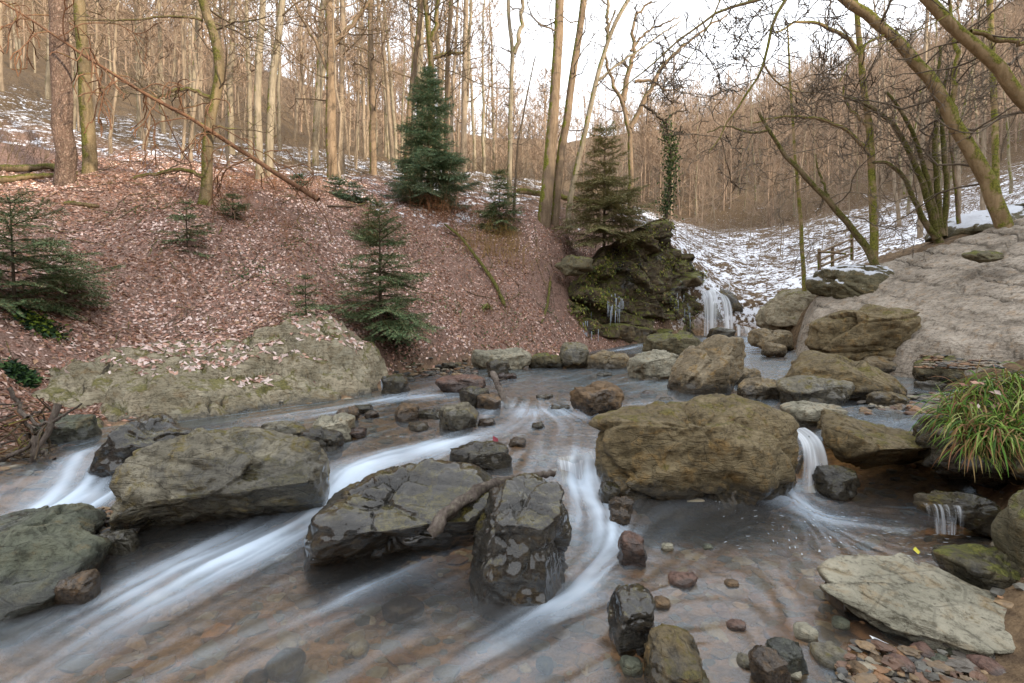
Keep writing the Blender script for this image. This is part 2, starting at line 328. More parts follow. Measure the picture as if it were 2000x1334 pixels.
FOAM += [([(905, 800), (960, 808)], .06, .7), ([(1180, 760), (1230, 770)], .06, .6), ([(830, 845), (900, 840)], .05, .5), ([(690, 870), (640, 880)], .05, .5), ([(1110, 735), (1060, 742)], .06, .5), ([(700, 800), (620, 812)], .05, .5), ([(930, 1130), (960, 1170)], .05, .4), ([(1100, 1150), (1060, 1175)], .05, .5), ([(560, 1100), (620, 1110)], .05, .4), ([(880, 915), (960, 912)], .04, .5), ([(480, 860), (420, 850)], .05, .35)]
foam = np.zeros(WX.shape)
for ln, wdt, stg in FOAM:
    q = np.array([PZ(px, py, .2)[:2] for px, py in ln])
    for it in range(4): q = np.array([PZ(px, py, float(zw(np.array([a[0]]), np.array([a[1]]))[0]))[:2] for (px, py), a in zip(ln, q)])
    f = np.zeros(WX.shape)
    for a, b in zip(q[:-1], q[1:]):
        ab = b - a; t = np.clip(((WX - a[0]) * ab[0] + (WY - a[1]) * ab[1]) / (ab @ ab), 0, 1)
        f = np.maximum(f, np.exp(-((WX - a[0] - t * ab[0]) ** 2 + (WY - a[1] - t * ab[1]) ** 2) / (wdt * 1.4) ** 2))
    foam = foam + f * stg * .5
foam = lic(foam, 8, .03)
veil = lic(np.clip(foam, 0, 1), 30, .06); foam = foam + .5 * veil
gyy, gxx = np.gradient(WZ, wy, wx); slope = np.hypot(gxx, gyy)
foam = np.clip(foam, 0, 1.1)
sN = sstep(-1.9, 1.9, streak)
foam = np.clip(foam * (.46 + .62 * sN) + .05 * sN ** 2 * sstep(0, .4, WS) * sstep(1.2, -.2, WX - .35 * WY), 0, 1)
WZ2 = WZ + .006 * st2 + .02 * foam * (1 + .3 * st2) - .05 * sstep(.05, -.3, WS)
keep = (WS > -.45).ravel(); fc = gridfaces(len(wx), len(wy)); fc = fc[keep[fc].all(1)]
idx = np.full(keep.size, -1); used = np.unique(fc); idx[used] = np.arange(len(used))
m = NT('water'); v = m.tc.outputs['Object']
fo, stn = m.attr('foam').outputs['Fac'], m.attr('streak').outputs['Fac']
nrm = m.bump(m.math('ADD', m.noise(v, 3.2, 2), m.math('MULTIPLY', stn, .03)), .28, .06)
tr = m.n.new('ShaderNodeBsdfTransparent'); tr.inputs[0].default_value = (.90, .80, .62, 1)
gl = m.n.new('ShaderNodeBsdfGlossy'); gl.inputs[0].default_value = (.76, .89, 1, 1); gl.inputs['Roughness'].default_value = .26; m.l.new(nrm, gl.inputs['Normal'])
mk = m.n.new('ShaderNodeBsdfDiffuse'); mk.inputs[0].default_value = lin(124, 120, 114)
fr = m.n.new('ShaderNodeFresnel'); fr.inputs[0].default_value = 1.33; m.l.new(nrm, fr.inputs[1])
s0 = m.n.new('ShaderNodeMixShader'); s0.inputs[0].default_value = .09; m.l.new(tr.outputs[0], s0.inputs[1]); m.l.new(mk.outputs[0], s0.inputs[2])
s1 = m.n.new('ShaderNodeMixShader'); m.l.new(m.math('MULTIPLY_ADD', fr.outputs[0], 1.2, .055), s1.inputs[0]); m.l.new(s0.outputs[0], s1.inputs[1]); m.l.new(gl.outputs[0], s1.inputs[2])
fd = m.n.new('ShaderNodeBsdfDiffuse'); fd.inputs[0].default_value = lin(204, 219, 234)
s2 = m.n.new('ShaderNodeMixShader'); m.l.new(m.ramp(fo, .0, 1.05, 0, .72), s2.inputs[0]); m.l.new(s1.outputs[0], s2.inputs[1]); m.l.new(fd.outputs[0], s2.inputs[2])
m.l.new(s2.outputs[0], m.out.inputs[0]); MWATER = m.m
acc = Acc(); acc.add(np.stack([WX.ravel(), WY.ravel(), WZ2.ravel()], 1)[used], idx[fc])
ob('stream_water', acc.mesh('stream_water', MWATER, attrs={'foam': foam.ravel()[used], 'streak': streak.ravel()[used]}), kind='structure')
# ------------------------------------------------------------------ rocks
import bmesh
ICO = {}
def ico(k):
    if k not in ICO:
        b = bmesh.new(); bmesh.ops.create_icosphere(b, subdivisions=k, radius=1)
        ICO[k] = (np.array([v.co[:] for v in b.verts]), np.array([[v.index for v in f.verts] for f in b.faces])); b.free()
    return ICO[k]
def rockmat(name, c1, c2, c3, moss=.3, mossc=((62, 58, 26), (106, 98, 44)), wet=.35, strata=(0, 0, 0), bumps=.7, rough=.55, lich=.0, pale=(150, 146, 132), wet_shade_z=.19, dark=.26, cracks=False, snow=0., coat=.75):
    dk = .8 if name in ('rock_tan', 'rock_pale', 'rock_outcrop') else .98 if name == 'rock_bedrock' else .72; lin = lambda *c_: tuple(x_ * dk for x_ in globals()['lin'](*c_)[:3]) + (1,)
    m = NT(name); v = m.tc.outputs['Object']; pos = m.sep(m.geo.outputs['Position']); nz = m.sep(m.geo.outputs['Normal'])[2]
    a, b, c = m.noise(v, 2.1, 6, .62), m.noise(v, 7.5, 7, .68, .6), m.noise(v, 38, 5, .7)
    vs = m.mapping(v, (2.2, 2.2, 11), strata); d = m.noise(vs, 2.0, 6, .66, .8)
    crk = m.vor(m.mapping(v, (1.2, 1.2, 3.2), strata), 2.6, 'DISTANCE_TO_EDGE'); ck = m.ramp(crk.outputs['Distance'], .0, .03)
    col = m.mix(m.ramp(a, .38, .62), lin(*c1), lin(*c2))
    col = m.mix(m.ramp(b, .5, .68, 0, .85), col, lin(*c3))
    col = m.mix(m.ramp(d, .52, .72, 0, .7), col, m.mix(.5, lin(*c1), (.035, .03, .024, 1)))
    col = m.mix(m.ramp(c, .58, .78, 0, .6), col, lin(*pale))
    col = m.mix(m.ramp(c, .46, .28, 0, .75), col, (.03, .026, .02, 1))
    e_ = m.noise(v, 17, 6, .75, .4); col = m.mix(m.ramp(e_, .5, .38, 0, .7), col, m.mix(1., col, (.38, .36, .33, 1), 'MULTIPLY'))
    col = m.mix(m.math('MULTIPLY', m.math('SUBTRACT', 1., ck), .75 if cracks else .25), col, (.022, .019, .015, 1))
    if lich: col = m.mix(m.math('MULTIPLY', m.ramp(m.noise(v, 5.1, 5, .7), .52, .62), lich), col, lin(*pale))
    mo = m.math('ADD', m.math('MULTIPLY', nz, .3), m.math('ADD', m.math('MULTIPLY', a, .5), m.math('MULTIPLY', b, .75)))
    mk = m.ramp(mo, 1.08 - moss, 1.2 - moss)
    mcol = m.mix(m.ramp(c, .35, .65), globals()['lin'](*mossc[0]), globals()['lin'](*mossc[1]))
    col = m.mix(m.math('MULTIPLY', mk, .85 if moss > 0 else 0.), col, mcol)
    col = m.mix(m.math('MULTIPLY', m.attr('crk').outputs['Fac'], .9), col, globals()['lin'](44, 38, 30))
    # ragged damp zone above the water line, painted darker for shade under the rocks
    zl = m.math('SUBTRACT', pos[2], m.attr('wl').outputs['Fac'])
    wet_shade = m.math('MAXIMUM', m.ramp(m.math('ADD', zl, m.math('MULTIPLY', m.math('SUBTRACT', b, .5), .35)), wet_shade_z, wet_shade_z - .12), m.math('MULTIPLY', m.ramp(m.noise(v, 1.7, 4), .62 - wet * .45, .7 - wet * .45), .85 if wet > 0 else 0.))
    col = m.mix(wet_shade, col, m.mix(1.0, col, (dark, dark, dark * .98, 1), 'MULTIPLY'))
    if snow: col = m.mix(m.ramp(m.math('ADD', m.math('MULTIPLY', nz, .8), m.math('ADD', a, m.math('MULTIPLY', b, .5))), 1.42 - snow, 1.5 - snow), col, lin(224, 228, 236))
    h = m.math('ADD', m.math('MULTIPLY', d, .9), m.math('ADD', m.math('MULTIPLY', b, .8), m.math('MULTIPLY', c, .28)))
    h = m.math('ADD', m.math('ADD', h, m.math('MULTIPLY', ck, .12)), m.math('MULTIPLY', m.math('MULTIPLY', mk, m.noise(v, 80, 2)), .25))
    m.l.new(m.math('MULTIPLY', wet_shade, coat), m.b.inputs['Coat Weight']); m.b.inputs['Coat Roughness'].default_value = .07; m.b.inputs['Coat IOR'].default_value = 1.36 if coat < 1 else 1.5
    return m.done(col, m.ramp(wet_shade, 0, 1, rough + .12, .2), m.bump(h, bumps * 1.25, .06), .5)
RM = {
 'brown': rockmat('rock_brown', (118, 104, 76), (150, 134, 102), (158, 128, 80), .22, wet=-.1),
 'ochre': rockmat('rock_ochre', (134, 120, 96), (162, 148, 122), (164, 132, 82), .14, wet=-.2),
 'grey': rockmat('rock_grey', (122, 116, 100), (168, 160, 138), (156, 136, 78), .21, wet=.28, strata=(.3, .5, 0), wet_shade_z=.2),
 'dark': rockmat('rock_dark', (92, 84, 68), (126, 116, 94), (140, 112, 62), .27, wet=.45, strata=(.5, .2, 0), wet_shade_z=.3),
 'wet': rockmat('rock_wet', (70, 66, 58), (100, 94, 82), (120, 98, 58), .24, mossc=((70, 64, 26), (116, 106, 44)), wet=.75, strata=(.5, .2, 0), wet_shade_z=.3, dark=.4, coat=1.),
 'green': rockmat('rock_green', (96, 100, 86), (124, 126, 106), (118, 106, 78), .12, wet=.15, strata=(.2, .6, 0)),
 'tan': rockmat('rock_tan', (156, 142, 126), (180, 166, 150), (168, 146, 120), -.12, wet=-.5, strata=(.15, .25, 0), pale=(196, 186, 172), wet_shade_z=.05, rough=.75),
 'pale': rockmat('rock_pale', (142, 138, 120), (168, 162, 142), (150, 132, 102), .05, wet=-.4, strata=(.1, .2, 0), pale=(190, 184, 166), wet_shade_z=.06),
 'orange': rockmat('rock_orange', (112, 92, 70), (140, 116, 88), (150, 114, 74), -.1, wet=.2),
 'ledge': rockmat('rock_ledge', (100, 94, 70), (128, 120, 94), (124, 104, 66), .2, wet=-.4, strata=(.1, .2, 0), mossc=((78, 80, 36), (116, 114, 56)), snow=.12),
 'mossy': rockmat('rock_mossy', (104, 98, 76), (132, 124, 98), (130, 112, 76), .27, wet=-.3, mossc=((70, 74, 32), (112, 112, 50))),
 'outcrop': rockmat('rock_outcrop', (146, 136, 112), (184, 172, 146), (136, 114, 82), .25, mossc=((78, 78, 40), (116, 110, 60)), wet=-.3, strata=(.15, -.5, 0), wet_shade_z=.1, lich=.3, pale=(182, 178, 156)),
 'cliff': rockmat('rock_cliff', (86, 76, 60), (124, 110, 86), (124, 102, 72), .33, mossc=((66, 70, 30), (112, 112, 50)), wet=.1, strata=(.05, .1, 0), wet_shade_z=.1),
 'red': rockmat('rock_red', (118, 92, 82), (140, 114, 100), (150, 104, 72), -.2, wet=.3),
}
RM['slab'] = rockmat('rock_bedrock', (148, 138, 124), (176, 165, 150), (158, 136, 110), -.02, wet=-.6, strata=(.1, .62, .3), pale=(188, 180, 168), wet_shade_z=-9, rough=.7, bumps=.9)
ROCKS = {}
def poly_r(pts, th):
    """distance from the middle to a star-shaped outline, for each angle"""
    a = np.asarray(pts); o = np.full(th.shape, 1e9); dx, dz = np.cos(th), np.sin(th)
    for k in range(len(a)):
        p, e = a[k], a[(k + 1) % len(a)] - a[k]; den = dx * e[1] - dz * e[0]; den = np.where(np.abs(den) < 1e-9, 1e-9, den)
        t = (p[0] * e[1] - p[1] * e[0]) / den; u = (p[0] * dz - p[1] * dx) / den
        t = np.where((u >= -1e-6) & (u <= 1 + 1e-6) & (t > 0), t, 1e9); o = np.minimum(o, t)
    return np.where(o > 1e8, np.median(o[o < 1e8]) if (o < 1e8).any() else .1, o)
def make_rock(outline, mat, label, z=None, d=None, depth=.6, sub=4, seed=0, lean=0., facets=10, rough=.05, fine=.02, strata=0., sdir=(0, .3, 1), cuts=(), name='boulder', box=.75, cat='rock', group=None, sink=.0, wl=None, sfreq=9., plates=.8):
    o = np.array(outline, float)
    if d is None: d = PZ(0, o[:, 1].max(), z)[1] + depth * .33
    P = np.array([PD(px, py, d) for px, py in o]); ctr = (P.min(0) + P.max(0)) / 2
    loc = P[:, [0, 2]] - ctr[[0, 2]]
    loc[:, 1] = np.where(loc[:, 1] < 0, loc[:, 1] - sink, loc[:, 1])
    size = np.ptp(loc, axis=0).max()
    v, f = ico(sub); v = v.copy(); R = np.random.default_rng(seed)
    # flat faces broken off the ball
    for _ in range(facets):
        n = R.normal(size=3); n[1] = -abs(n[1]) if R.random() < .6 else n[1]; n /= np.linalg.norm(n); c = R.uniform(.62, .88)
        if abs(n[1]) < .3: continue
        e = np.maximum(v @ n - c, 0); v = v - e[:, None] * n * .9
    rho = np.hypot(v[:, 0], v[:, 2]); th = np.arctan2(v[:, 2], v[:, 0])
    Rr = poly_r(loc, th)
    # smooth the outline's corners a little
    w = np.zeros(len(th)); 
    for dt in (-.1, -.05, 0, .05, .1): w += poly_r(loc, th + dt)
    Rr = .5 * Rr + .1 * w
    rr = rho ** box
    yy = np.sign(v[:, 1]) * np.abs(v[:, 1]) ** .8
    p = np.stack([np.cos(th) * rr * Rr, yy * depth / 2, np.sin(th) * rr * Rr], 1)
    for n, c in cuts:                                       # (normal, share of the half size)
        n = np.array(n, float); n /= np.linalg.norm(n); h = (p @ n); lim = c * h.max(); e = np.maximum(h - lim, 0); p = p - e[:, None] * n * .93
    q = p / size; n0 = p / (np.linalg.norm(p / np.maximum(np.array([loc[:, 0].max(), depth / 2, loc[:, 1].max()]), 1e-3) , axis=1)[:, None] + 1e-6)
    nn = n0 / (np.linalg.norm(n0, axis=1)[:, None] + 1e-9)
    disp = rough * size * fbm(q * 2.6 + seed * 3.1, seed, 4, .55) + fine * size * np.abs(fbm(q * 9 + seed, seed + 5, 4, .6)) * -1
    # broken plates: each cell of the surface is a tilted flat piece of its own
    for nc, am in ((26, .030), (110, .013)):
        cc = R.uniform(-.62, .62, (nc, 3)); an = np.array([1., 1., 1.7])
        dd = (((q[:, None] - cc[None]) * an) ** 2).sum(2) if nc * len(q) < 6e6 else None
        if dd is None:
            i0 = np.zeros(len(q), int); d0 = np.full(len(q), 9.); d1 = np.full(len(q), 9.); qq = q + .05 * np.stack([noise(q * 5, 71), noise(q * 5, 72), noise(q * 5, 73)], 1)
            for c_ in range(nc):
                t_ = (((qq - cc[c_]) * an) ** 2).sum(1); n_ = t_ < d0; d1 = np.where(n_, d0, np.minimum(d1, t_)); i0 = np.where(n_, c_, i0); d0 = np.where(n_, t_, d0)
        else:
            i0 = dd.argmin(1); ds = np.partition(dd, 1, axis=1); d0, d1 = ds[:, 0], ds[:, 1]
        tilt = R.normal(size=(nc, 3)) * 1.6; rc = R.uniform(-1, 1, nc)
        disp = disp + plates * am * size * (rc[i0] + ((q - cc[i0]) * tilt[i0]).sum(1) * 2.0 - .8 * sstep(.035, 0, np.sqrt(d1) - np.sqrt(d0)))
    if strata:
        sd = np.array(sdir, float); sd /= np.linalg.norm(sd); s = q @ sd * sfreq + fbm(q * 3, seed + 9, 3) * .55; fr = s - np.floor(s)
        amp = .5 + .5 * hsh(np.floor(s).astype(np.int64), np.zeros(len(s), np.int64), np.zeros(len(s), np.int64), seed)
        disp = disp - strata * size * (np.abs(amp) * .7 + .6 * sstep(.82, 1, fr) + .5 * sstep(.18, 0, fr))
    p = p + nn * disp[:, None]
    p[:, 1] += lean * (p[:, 2] - loc[:, 1].min())
    if wl is None: wl = float(zw(ctr[:1], np.array([d - depth * .4]))[0]) if sdist(ctr[:1], np.array([d]))[0] > -.5 else -9.
    acc = Acc(); acc.add(p, t=f)
    me = acc.mesh(name, RM[mat], attrs={'wl': np.full(len(p), wl)})
    oo = ob(name, me, loc=(ctr[0], d, ctr[2]), label=label, category=cat)
    if group: oo['group'] = group
    ROCKS.setdefault(label, (p + np.array([ctr[0], d, ctr[2]]), f))
    return oo
def blob(x0, x1, y0, y1, seed, jag=.16, n=11, flat=.0):
    R = np.random.default_rng(seed); cx, cy = (x0 + x1) / 2, (y0 + y1) / 2; o = []
    for k in range(n):
        t = 2 * math.pi * (k + R.uniform(-.25, .25)) / n; r = 1 + R.uniform(-jag, jag * .6)
        c, s = math.cos(t), math.sin(t); e = .75
        o.append((cx + (x1 - x0) / 2 * r * math.copysign(abs(c) ** e, c), cy - (y1 - y0) / 2 * r * math.copysign(abs(s) ** e, s)))
    return o
B = make_rock
B([(1150, 855), (1165, 822), (1215, 806), (1262, 798), (1292, 782), (1340, 768), (1420, 764), (1490, 784), (1545, 815), (1562, 850), (1560, 890), (1545, 925), (1480, 955), (1400, 982), (1300, 984), (1262, 965), (1215, 940), (1165, 895)],
  'brown', 'huge mossy brown boulder between the two small water drops', 0, depth=1.35, sub=6, seed=3, facets=9, rough=.035, fine=.02, strata=.010, sdir=(.15, .35, 1), cuts=[((0, -.35, 1), .80), ((-.25, -1, .25), .8), ((0, -.7, -.9), .8)], sink=.22)
B([(222, 1000), (240, 920), (268, 880), (330, 862), (450, 843), (560, 858), (612, 888), (626, 925), (612, 958), (470, 1022), (330, 1055), (275, 1052), (238, 1030)],
  'grey', 'large grey slab-sided boulder with a wet blue-grey top, ochre moss at its pebbly end', 0, depth=1.25, sub=6, seed=11, facets=5, rough=.03, fine=.018, strata=.012, sdir=(.25, .45, 1), cuts=[((.12, -.75, .9), .62), ((.25, -.8, -.85), .42), ((-1, -.5, .1), .8)], sink=.2)
B([(570, 1072), (588, 1032), (622, 975), (700, 940), (790, 916), (860, 908), (920, 928), (965, 965), (930, 1015), (830, 1055), (700, 1090), (620, 1108), (585, 1100)],
  'wet', 'long dark wet boulder with icicles, under the driftwood log', 0, depth=.95, sub=6, seed=21, facets=5, rough=.035, fine=.02, strata=.012, sdir=(.3, .4, 1), cuts=[((.1, -.6, 1), .66), ((.2, -.8, -.8), .6)], sink=.2)
B([(910, 1125), (922, 1045), (938, 965), (985, 938), (1050, 930), (1092, 958), (1112, 1030), (1108, 1090), (1075, 1142), (1010, 1168), (950, 1160)],
  'wet', 'blocky upright boulder streaked yellow-green, the driftwood resting on its shoulder', 0, depth=.75, sub=6, seed=33, facets=4, rough=.03, fine=.02, strata=.010, sdir=(1, .4, .25), cuts=[((.05, -.45, 1), .70), ((-.1, -1, .1), .74), ((1, -.6, 0), .8), ((-1, -.5, .15), .84)], sink=.1, box=.65)
B([(1308, 755), (1328, 712), (1360, 672), (1405, 655), (1452, 662), (1472, 690), (1470, 722), (1440, 742), (1420, 768), (1370, 772), (1320, 768)],
  'ochre', 'tall tilted boulder with an orange-stained side beneath the waterfall', .39, depth=1.1, sub=5, seed=41, facets=8, rough=.03, fine=.014, cuts=[((-.5, -.6, .8), .75), ((.9, -.8, .1), .7)], sink=.1)
B([(1586, 672), (1600, 630), (1640, 608), (1700, 599), (1760, 608), (1792, 630), (1800, 660), (1794, 692), (1700, 702), (1640, 694), (1600, 700)],
  'brown', 'big round brown boulder in front of the pale bedrock slab', d=9.6, depth=1.5, sub=6, seed=52, facets=6, rough=.04, fine=.02, strata=.006, sink=.1)
B([(1535, 748), (1558, 722), (1580, 690), (1602, 679), (1650, 694), (1720, 724), (1768, 748), (1778, 772), (1700, 780), (1620, 776), (1550, 768)],
  'brown', 'wedge-shaped brown boulder sloping down below the big round one', .46, depth=1.2, sub=5, seed=61, facets=5, rough=.03, fine=.018, cuts=[((.4, -.5, 1), .62)], sink=.1)
B([(1590, 862), (1600, 822), (1640, 803), (1700, 824), (1780, 845), (1850, 866), (1880, 890), (1830, 915), (1700, 936), (1620, 912)],
  'brown', 'long low olive-brown boulder overhanging the dark pool edge', d=4.75, depth=1.15, sub=6, seed=73, facets=5, rough=.04, fine=.02, strata=.014, sdir=(.35, .3, 1), cuts=[((.2, -.5, 1), .66), ((.1, -.6, -1), .4)])
B([(1638, 1162), (1722, 1112), (1790, 1114), (1890, 1145), (1990, 1195), (2080, 1240), (2060, 1290), (1900, 1278), (1800, 1288), (1745, 1278), (1690, 1220)],
  'pale', 'flat pale angular slab at the pool edge, cracked into steps', 0.02, depth=1.0, sub=6, seed=84, facets=3, rough=.02, fine=.012, strata=.016, sdir=(.05, .35, 1), cuts=[((.05, -.18, 1), .18), ((-.7, -1, .1), .55), ((.2, -1, .05), .6)], box=.6, sfreq=5)
B([(-110, 1150), (-60, 1075), (0, 1062), (65, 1064), (132, 1092), (126, 1140), (70, 1240), (10, 1310), (-110, 1330)],
  'green', 'smooth grey-green rock sloping into the rushing water, nearest its outflow', d=2.75, depth=.9, sub=5, seed=91, facets=3, rough=.03, fine=.012, cuts=[((.3, -.75, 1), .5), ((.7, -1, -.1), .7)], strata=.006, sdir=(1, .6, .3))
B([(-30, 1075), (15, 1030), (70, 1012), (150, 1018), (192, 1045), (150, 1085), (70, 1098), (0, 1098)], 'green', 'layered green slab just below the white side cascade', 0, depth=.7, sub=5, seed=95, facets=4, rough=.03, strata=.012, cuts=[((.1, -.6, 1), .55)], sink=.05)
B([(-60, 1045), (-10, 1012), (60, 996), (130, 999), (140, 1018), (70, 1035), (0, 1055)], 'green', 'thin green ledge with a slanted end, at the foot of the side cascade', 0, depth=.4, sub=5, seed=97, facets=4, strata=.01, cuts=[((.1, -.6, 1), .55)], sink=.04)
B([(178, 920), (212, 865), (238, 818), (280, 810), (330, 838), (360, 858), (310, 885), (236, 925)], 'wet', 'jagged dark wet rock splitting the side cascade', .13, depth=.7, sub=5, seed=99, facets=8, rough=.06, strata=.02, sdir=(.6, .3, 1), sink=.06)
small = [
 ((498, 592, 826, 862), 'grey', 'thin flat grey stone in the calm water before the outcrop', .25, .35), ((598, 692, 808, 862), 'pale', 'tan splintered rock in midstream', .22, .4), ((585, 668, 838, 884), 'dark', 'small dark mossy rock propping the tan splintered one', .2, .3),
 ((868, 1008, 868, 914), 'dark', 'flat dark slab with a squared end, in midstream', .19, .4), ((845, 932, 786, 838), 'grey', 'round lichen-grey boulder in midstream', .25, .5), ((1103, 1216, 750, 800), 'orange', 'rust-brown layered rock above the white step', .35, .5),
 ((855, 952, 733, 768), 'red', 'pinkish angular rock above the first white riffle', .36, .5), ((893, 955, 755, 790), 'dark', 'brown block leaning on the pinkish rock', .33, .3), ((930, 980, 768, 800), 'orange', 'orange wedge of stone below the riffle', .28, .3), ((950, 1000, 700, 735), 'dark', 'dark peaked stone standing alone in the upper pool', .38, .35),
 ((1142, 1232, 684, 724), 'ochre', 'low tan boulder beside the upper white step', .4, .7), ((1234, 1335, 685, 738), 'pale', 'pale low boulder resting against the tall tilted one', .4, .8), ((1252, 1372, 650, 692), 'mossy', 'flat mossy slab with a dark undercut', .68, 1.1),
 ((1448, 1532, 738, 780), 'ochre', 'tan stone wedged behind the huge mossy boulder', .44, .5), ((1528, 1672, 735, 790), 'grey', 'flat grey-topped stone behind the huge mossy boulder', .45, .6), ((1528, 1650, 786, 822), 'pale', 'pale flat stone at the rim of the narrow drop', .44, .45), ((1436, 1492, 718, 752), 'ochre', 'small tan block with red leaves caught on it', .45, .3),
 ((1462, 1552, 640, 682), 'ochre', 'leaning flat stone at the edge of the plunge pool', .72, .9), ((1490, 1540, 668, 692), 'ochre', 'small stone below the leaning flat one', .66, .4), ((1800, 1945, 690, 752), 'mossy', 'moss-covered rock at the edge of the upper side pool', .5, .9), ((1690, 1835, 694, 722), 'ochre', 'flat brown ledge beneath the big round boulder', .6, .7),
 ((910, 1042, 680, 722), 'pale', 'pale squared block along the far bank', .38, .6), ((1094, 1156, 663, 716), 'grey', 'grey squared block beside the upper white step', .45, .6), ((1030, 1100, 690, 718), 'mossy', 'mossy low stone between the two squared blocks', .4, .4), ((848, 916, 684, 714), 'green', 'mossy grey stone at the foot of the leafy slope', .4, .5),
 ((1598, 1680, 910, 975), 'dark', 'round dark lichen-speckled rock under the overhang', .0, .35), ((1196, 1288, 1165, 1288), 'wet', 'dark standing stone in the shallow foreground water', .0, .3), ((1268, 1395, 1258, 1370), 'brown', 'mossy rock with a red leaf, half out of the shallows', .0, .35), ((1508, 1598, 1275, 1322), 'green', 'flat grey-green cobble in the shallows', .0, .14),
 ((1188, 1242, 976, 1006), 'orange', 'small golden-brown stone beside the bright chute', .0, .14), ((1190, 1236, 1000, 1026), 'orange', 'small orange stone under the golden-brown one', .0, .12), ((1208, 1272, 1050, 1110), 'red', 'low reddish stone in the lee of the bright chute', .0, .2), ((1172, 1216, 945, 985), 'dark', 'small dark speckled stone at the foot of the huge mossy boulder', .02, .2),
 ((1590, 1665, 655, 700), 'ochre', 'layered tan stone under the big round boulder', .6, .9), ((1700, 1780, 768, 800), 'brown', 'round brown stone on the gravel bar', .44, .35), ((316, 360, 742, 775), 'green', 'small grey stone lying on the pale mossy outcrop', None, .3), ((740, 800, 730, 768), 'dark', 'dark stone with ice at the tip of the outcrop', .34, .5),
 ((1930, 2020, 632, 690), 'brown', 'brown rock leaning at the foot of the bedrock slab', None, .8), ((1882, 2030, 1085, 1160), 'mossy', 'mossy rock at the edge of the foam-flecked pool', .05, .5), ((60, 172, 808, 862), 'green', 'pale green slab beside the twig pile', .26, .5), ((655, 700, 795, 822), 'orange', 'small tawny stone near the riffle', .25, .25), ((770, 818, 788, 822), 'orange', 'small layered brown stone in the middle pool', .25, .3),
 ((1640, 1700, 1155, 1195), 'orange', 'rust-coloured split rock face under the pale slab', .0, .25), ((1480, 1560, 1290, 1345), 'orange', 'long tawny cobble against the grey-green one', .0, .14), ((96, 168, 1135, 1182), 'orange', 'rusty stone awash beside the smooth grey-green rock', .0, .2), ((170, 250, 1050, 1082), 'grey', 'flat grey stone beside the white foam patch', .0, .2),
 ((1545, 1600, 700, 722), 'ochre', 'tan cobble awash in the side channel', .5, .3), ((1795, 1850, 745, 762), 'grey', 'grey flat stone in the upper side pool', .47, .4), ((1380, 1440, 640, 662), 'dark', 'dark rock at the foot of the waterfall', .86, .6),
]
for i, (bb, mt, lab, zz, dp) in enumerate(small):
    R = np.random.default_rng(500 + i)
    kw = dict(z=zz)
    if zz is None: h = hit((bb[0] + bb[1]) / 2, bb[3]); kw = dict(d=h[1] + .1)
    big = bb[1] - bb[0] > 75
    B(blob(*bb, 300 + i), mt, lab, depth=dp, sub=5 if big else 4, seed=200 + i, facets=7, rough=.05, fine=.025, strata=.012, sdir=(R.uniform(-.5, .5), R.uniform(.1, .6), 1), cuts=[((R.uniform(-.3, .3), -.45, 1), R.uniform(.6, .8)), ((R.uniform(-.5, .5), -1, .1), R.uniform(.65, .85))], sink=.05 if (zz is not None and zz < .1) else .12, name='boulder' if big else 'stone', **kw)
B([(1488, 640), (1496, 600), (1540, 570), (1600, 562), (1650, 590), (1655, 632), (1600, 650), (1520, 656)], 'outcrop', 'tan cracked outcrop between waterfall and bedrock slab', d=14.2, depth=2.2, sub=6, seed=140, facets=7, rough=.03, fine=.015, strata=.014, sdir=(.6, .2, 1), lean=.5, name='rock_outcrop', cat='outcrop')
B([(1610, 560), (1620, 520), (1680, 508), (1770, 520), (1790, 560), (1700, 590), (1640, 600)], 'ledge', 'mossy layered ledge dusted with snow above the outcrop', d=12.3, depth=2.0, sub=6, seed=143, facets=4, rough=.03, fine=.02, strata=.02, sdir=(.3, .2, 1), lean=.7, name='rock_ledge', cat='rock ledge')
B([(1780, 480), (1830, 455), (1890, 418), (1960, 395), (2100, 370), (2300, 350), (2300, 440), (2000, 455), (1900, 470)], 'ledge', 'mossy stepped ledge carrying the leaning trees', d=12.6, depth=2.4, sub=6, seed=147, facets=4, rough=.03, fine=.02, strata=.018, sdir=(.3, .2, 1), lean=.7, name='rock_ledge', cat='rock ledge')
B([(1888, 498), (1905, 484), (1960, 492), (1970, 505), (1920, 512)], 'mossy', 'small moss-capped block lying on the bedrock slab', d=9.55, depth=.5, sub=4, seed=149, facets=5, strata=.02, lean=.6)
B([(1080, 520), (1110, 500), (1160, 505), (1165, 530), (1110, 538)], 'mossy', 'dark mossy ledge jutting from the leafy slope', d=14.9, depth=.9, sub=4, seed=163, facets=5, strata=.02, name='rock_ledge', cat='rock ledge')

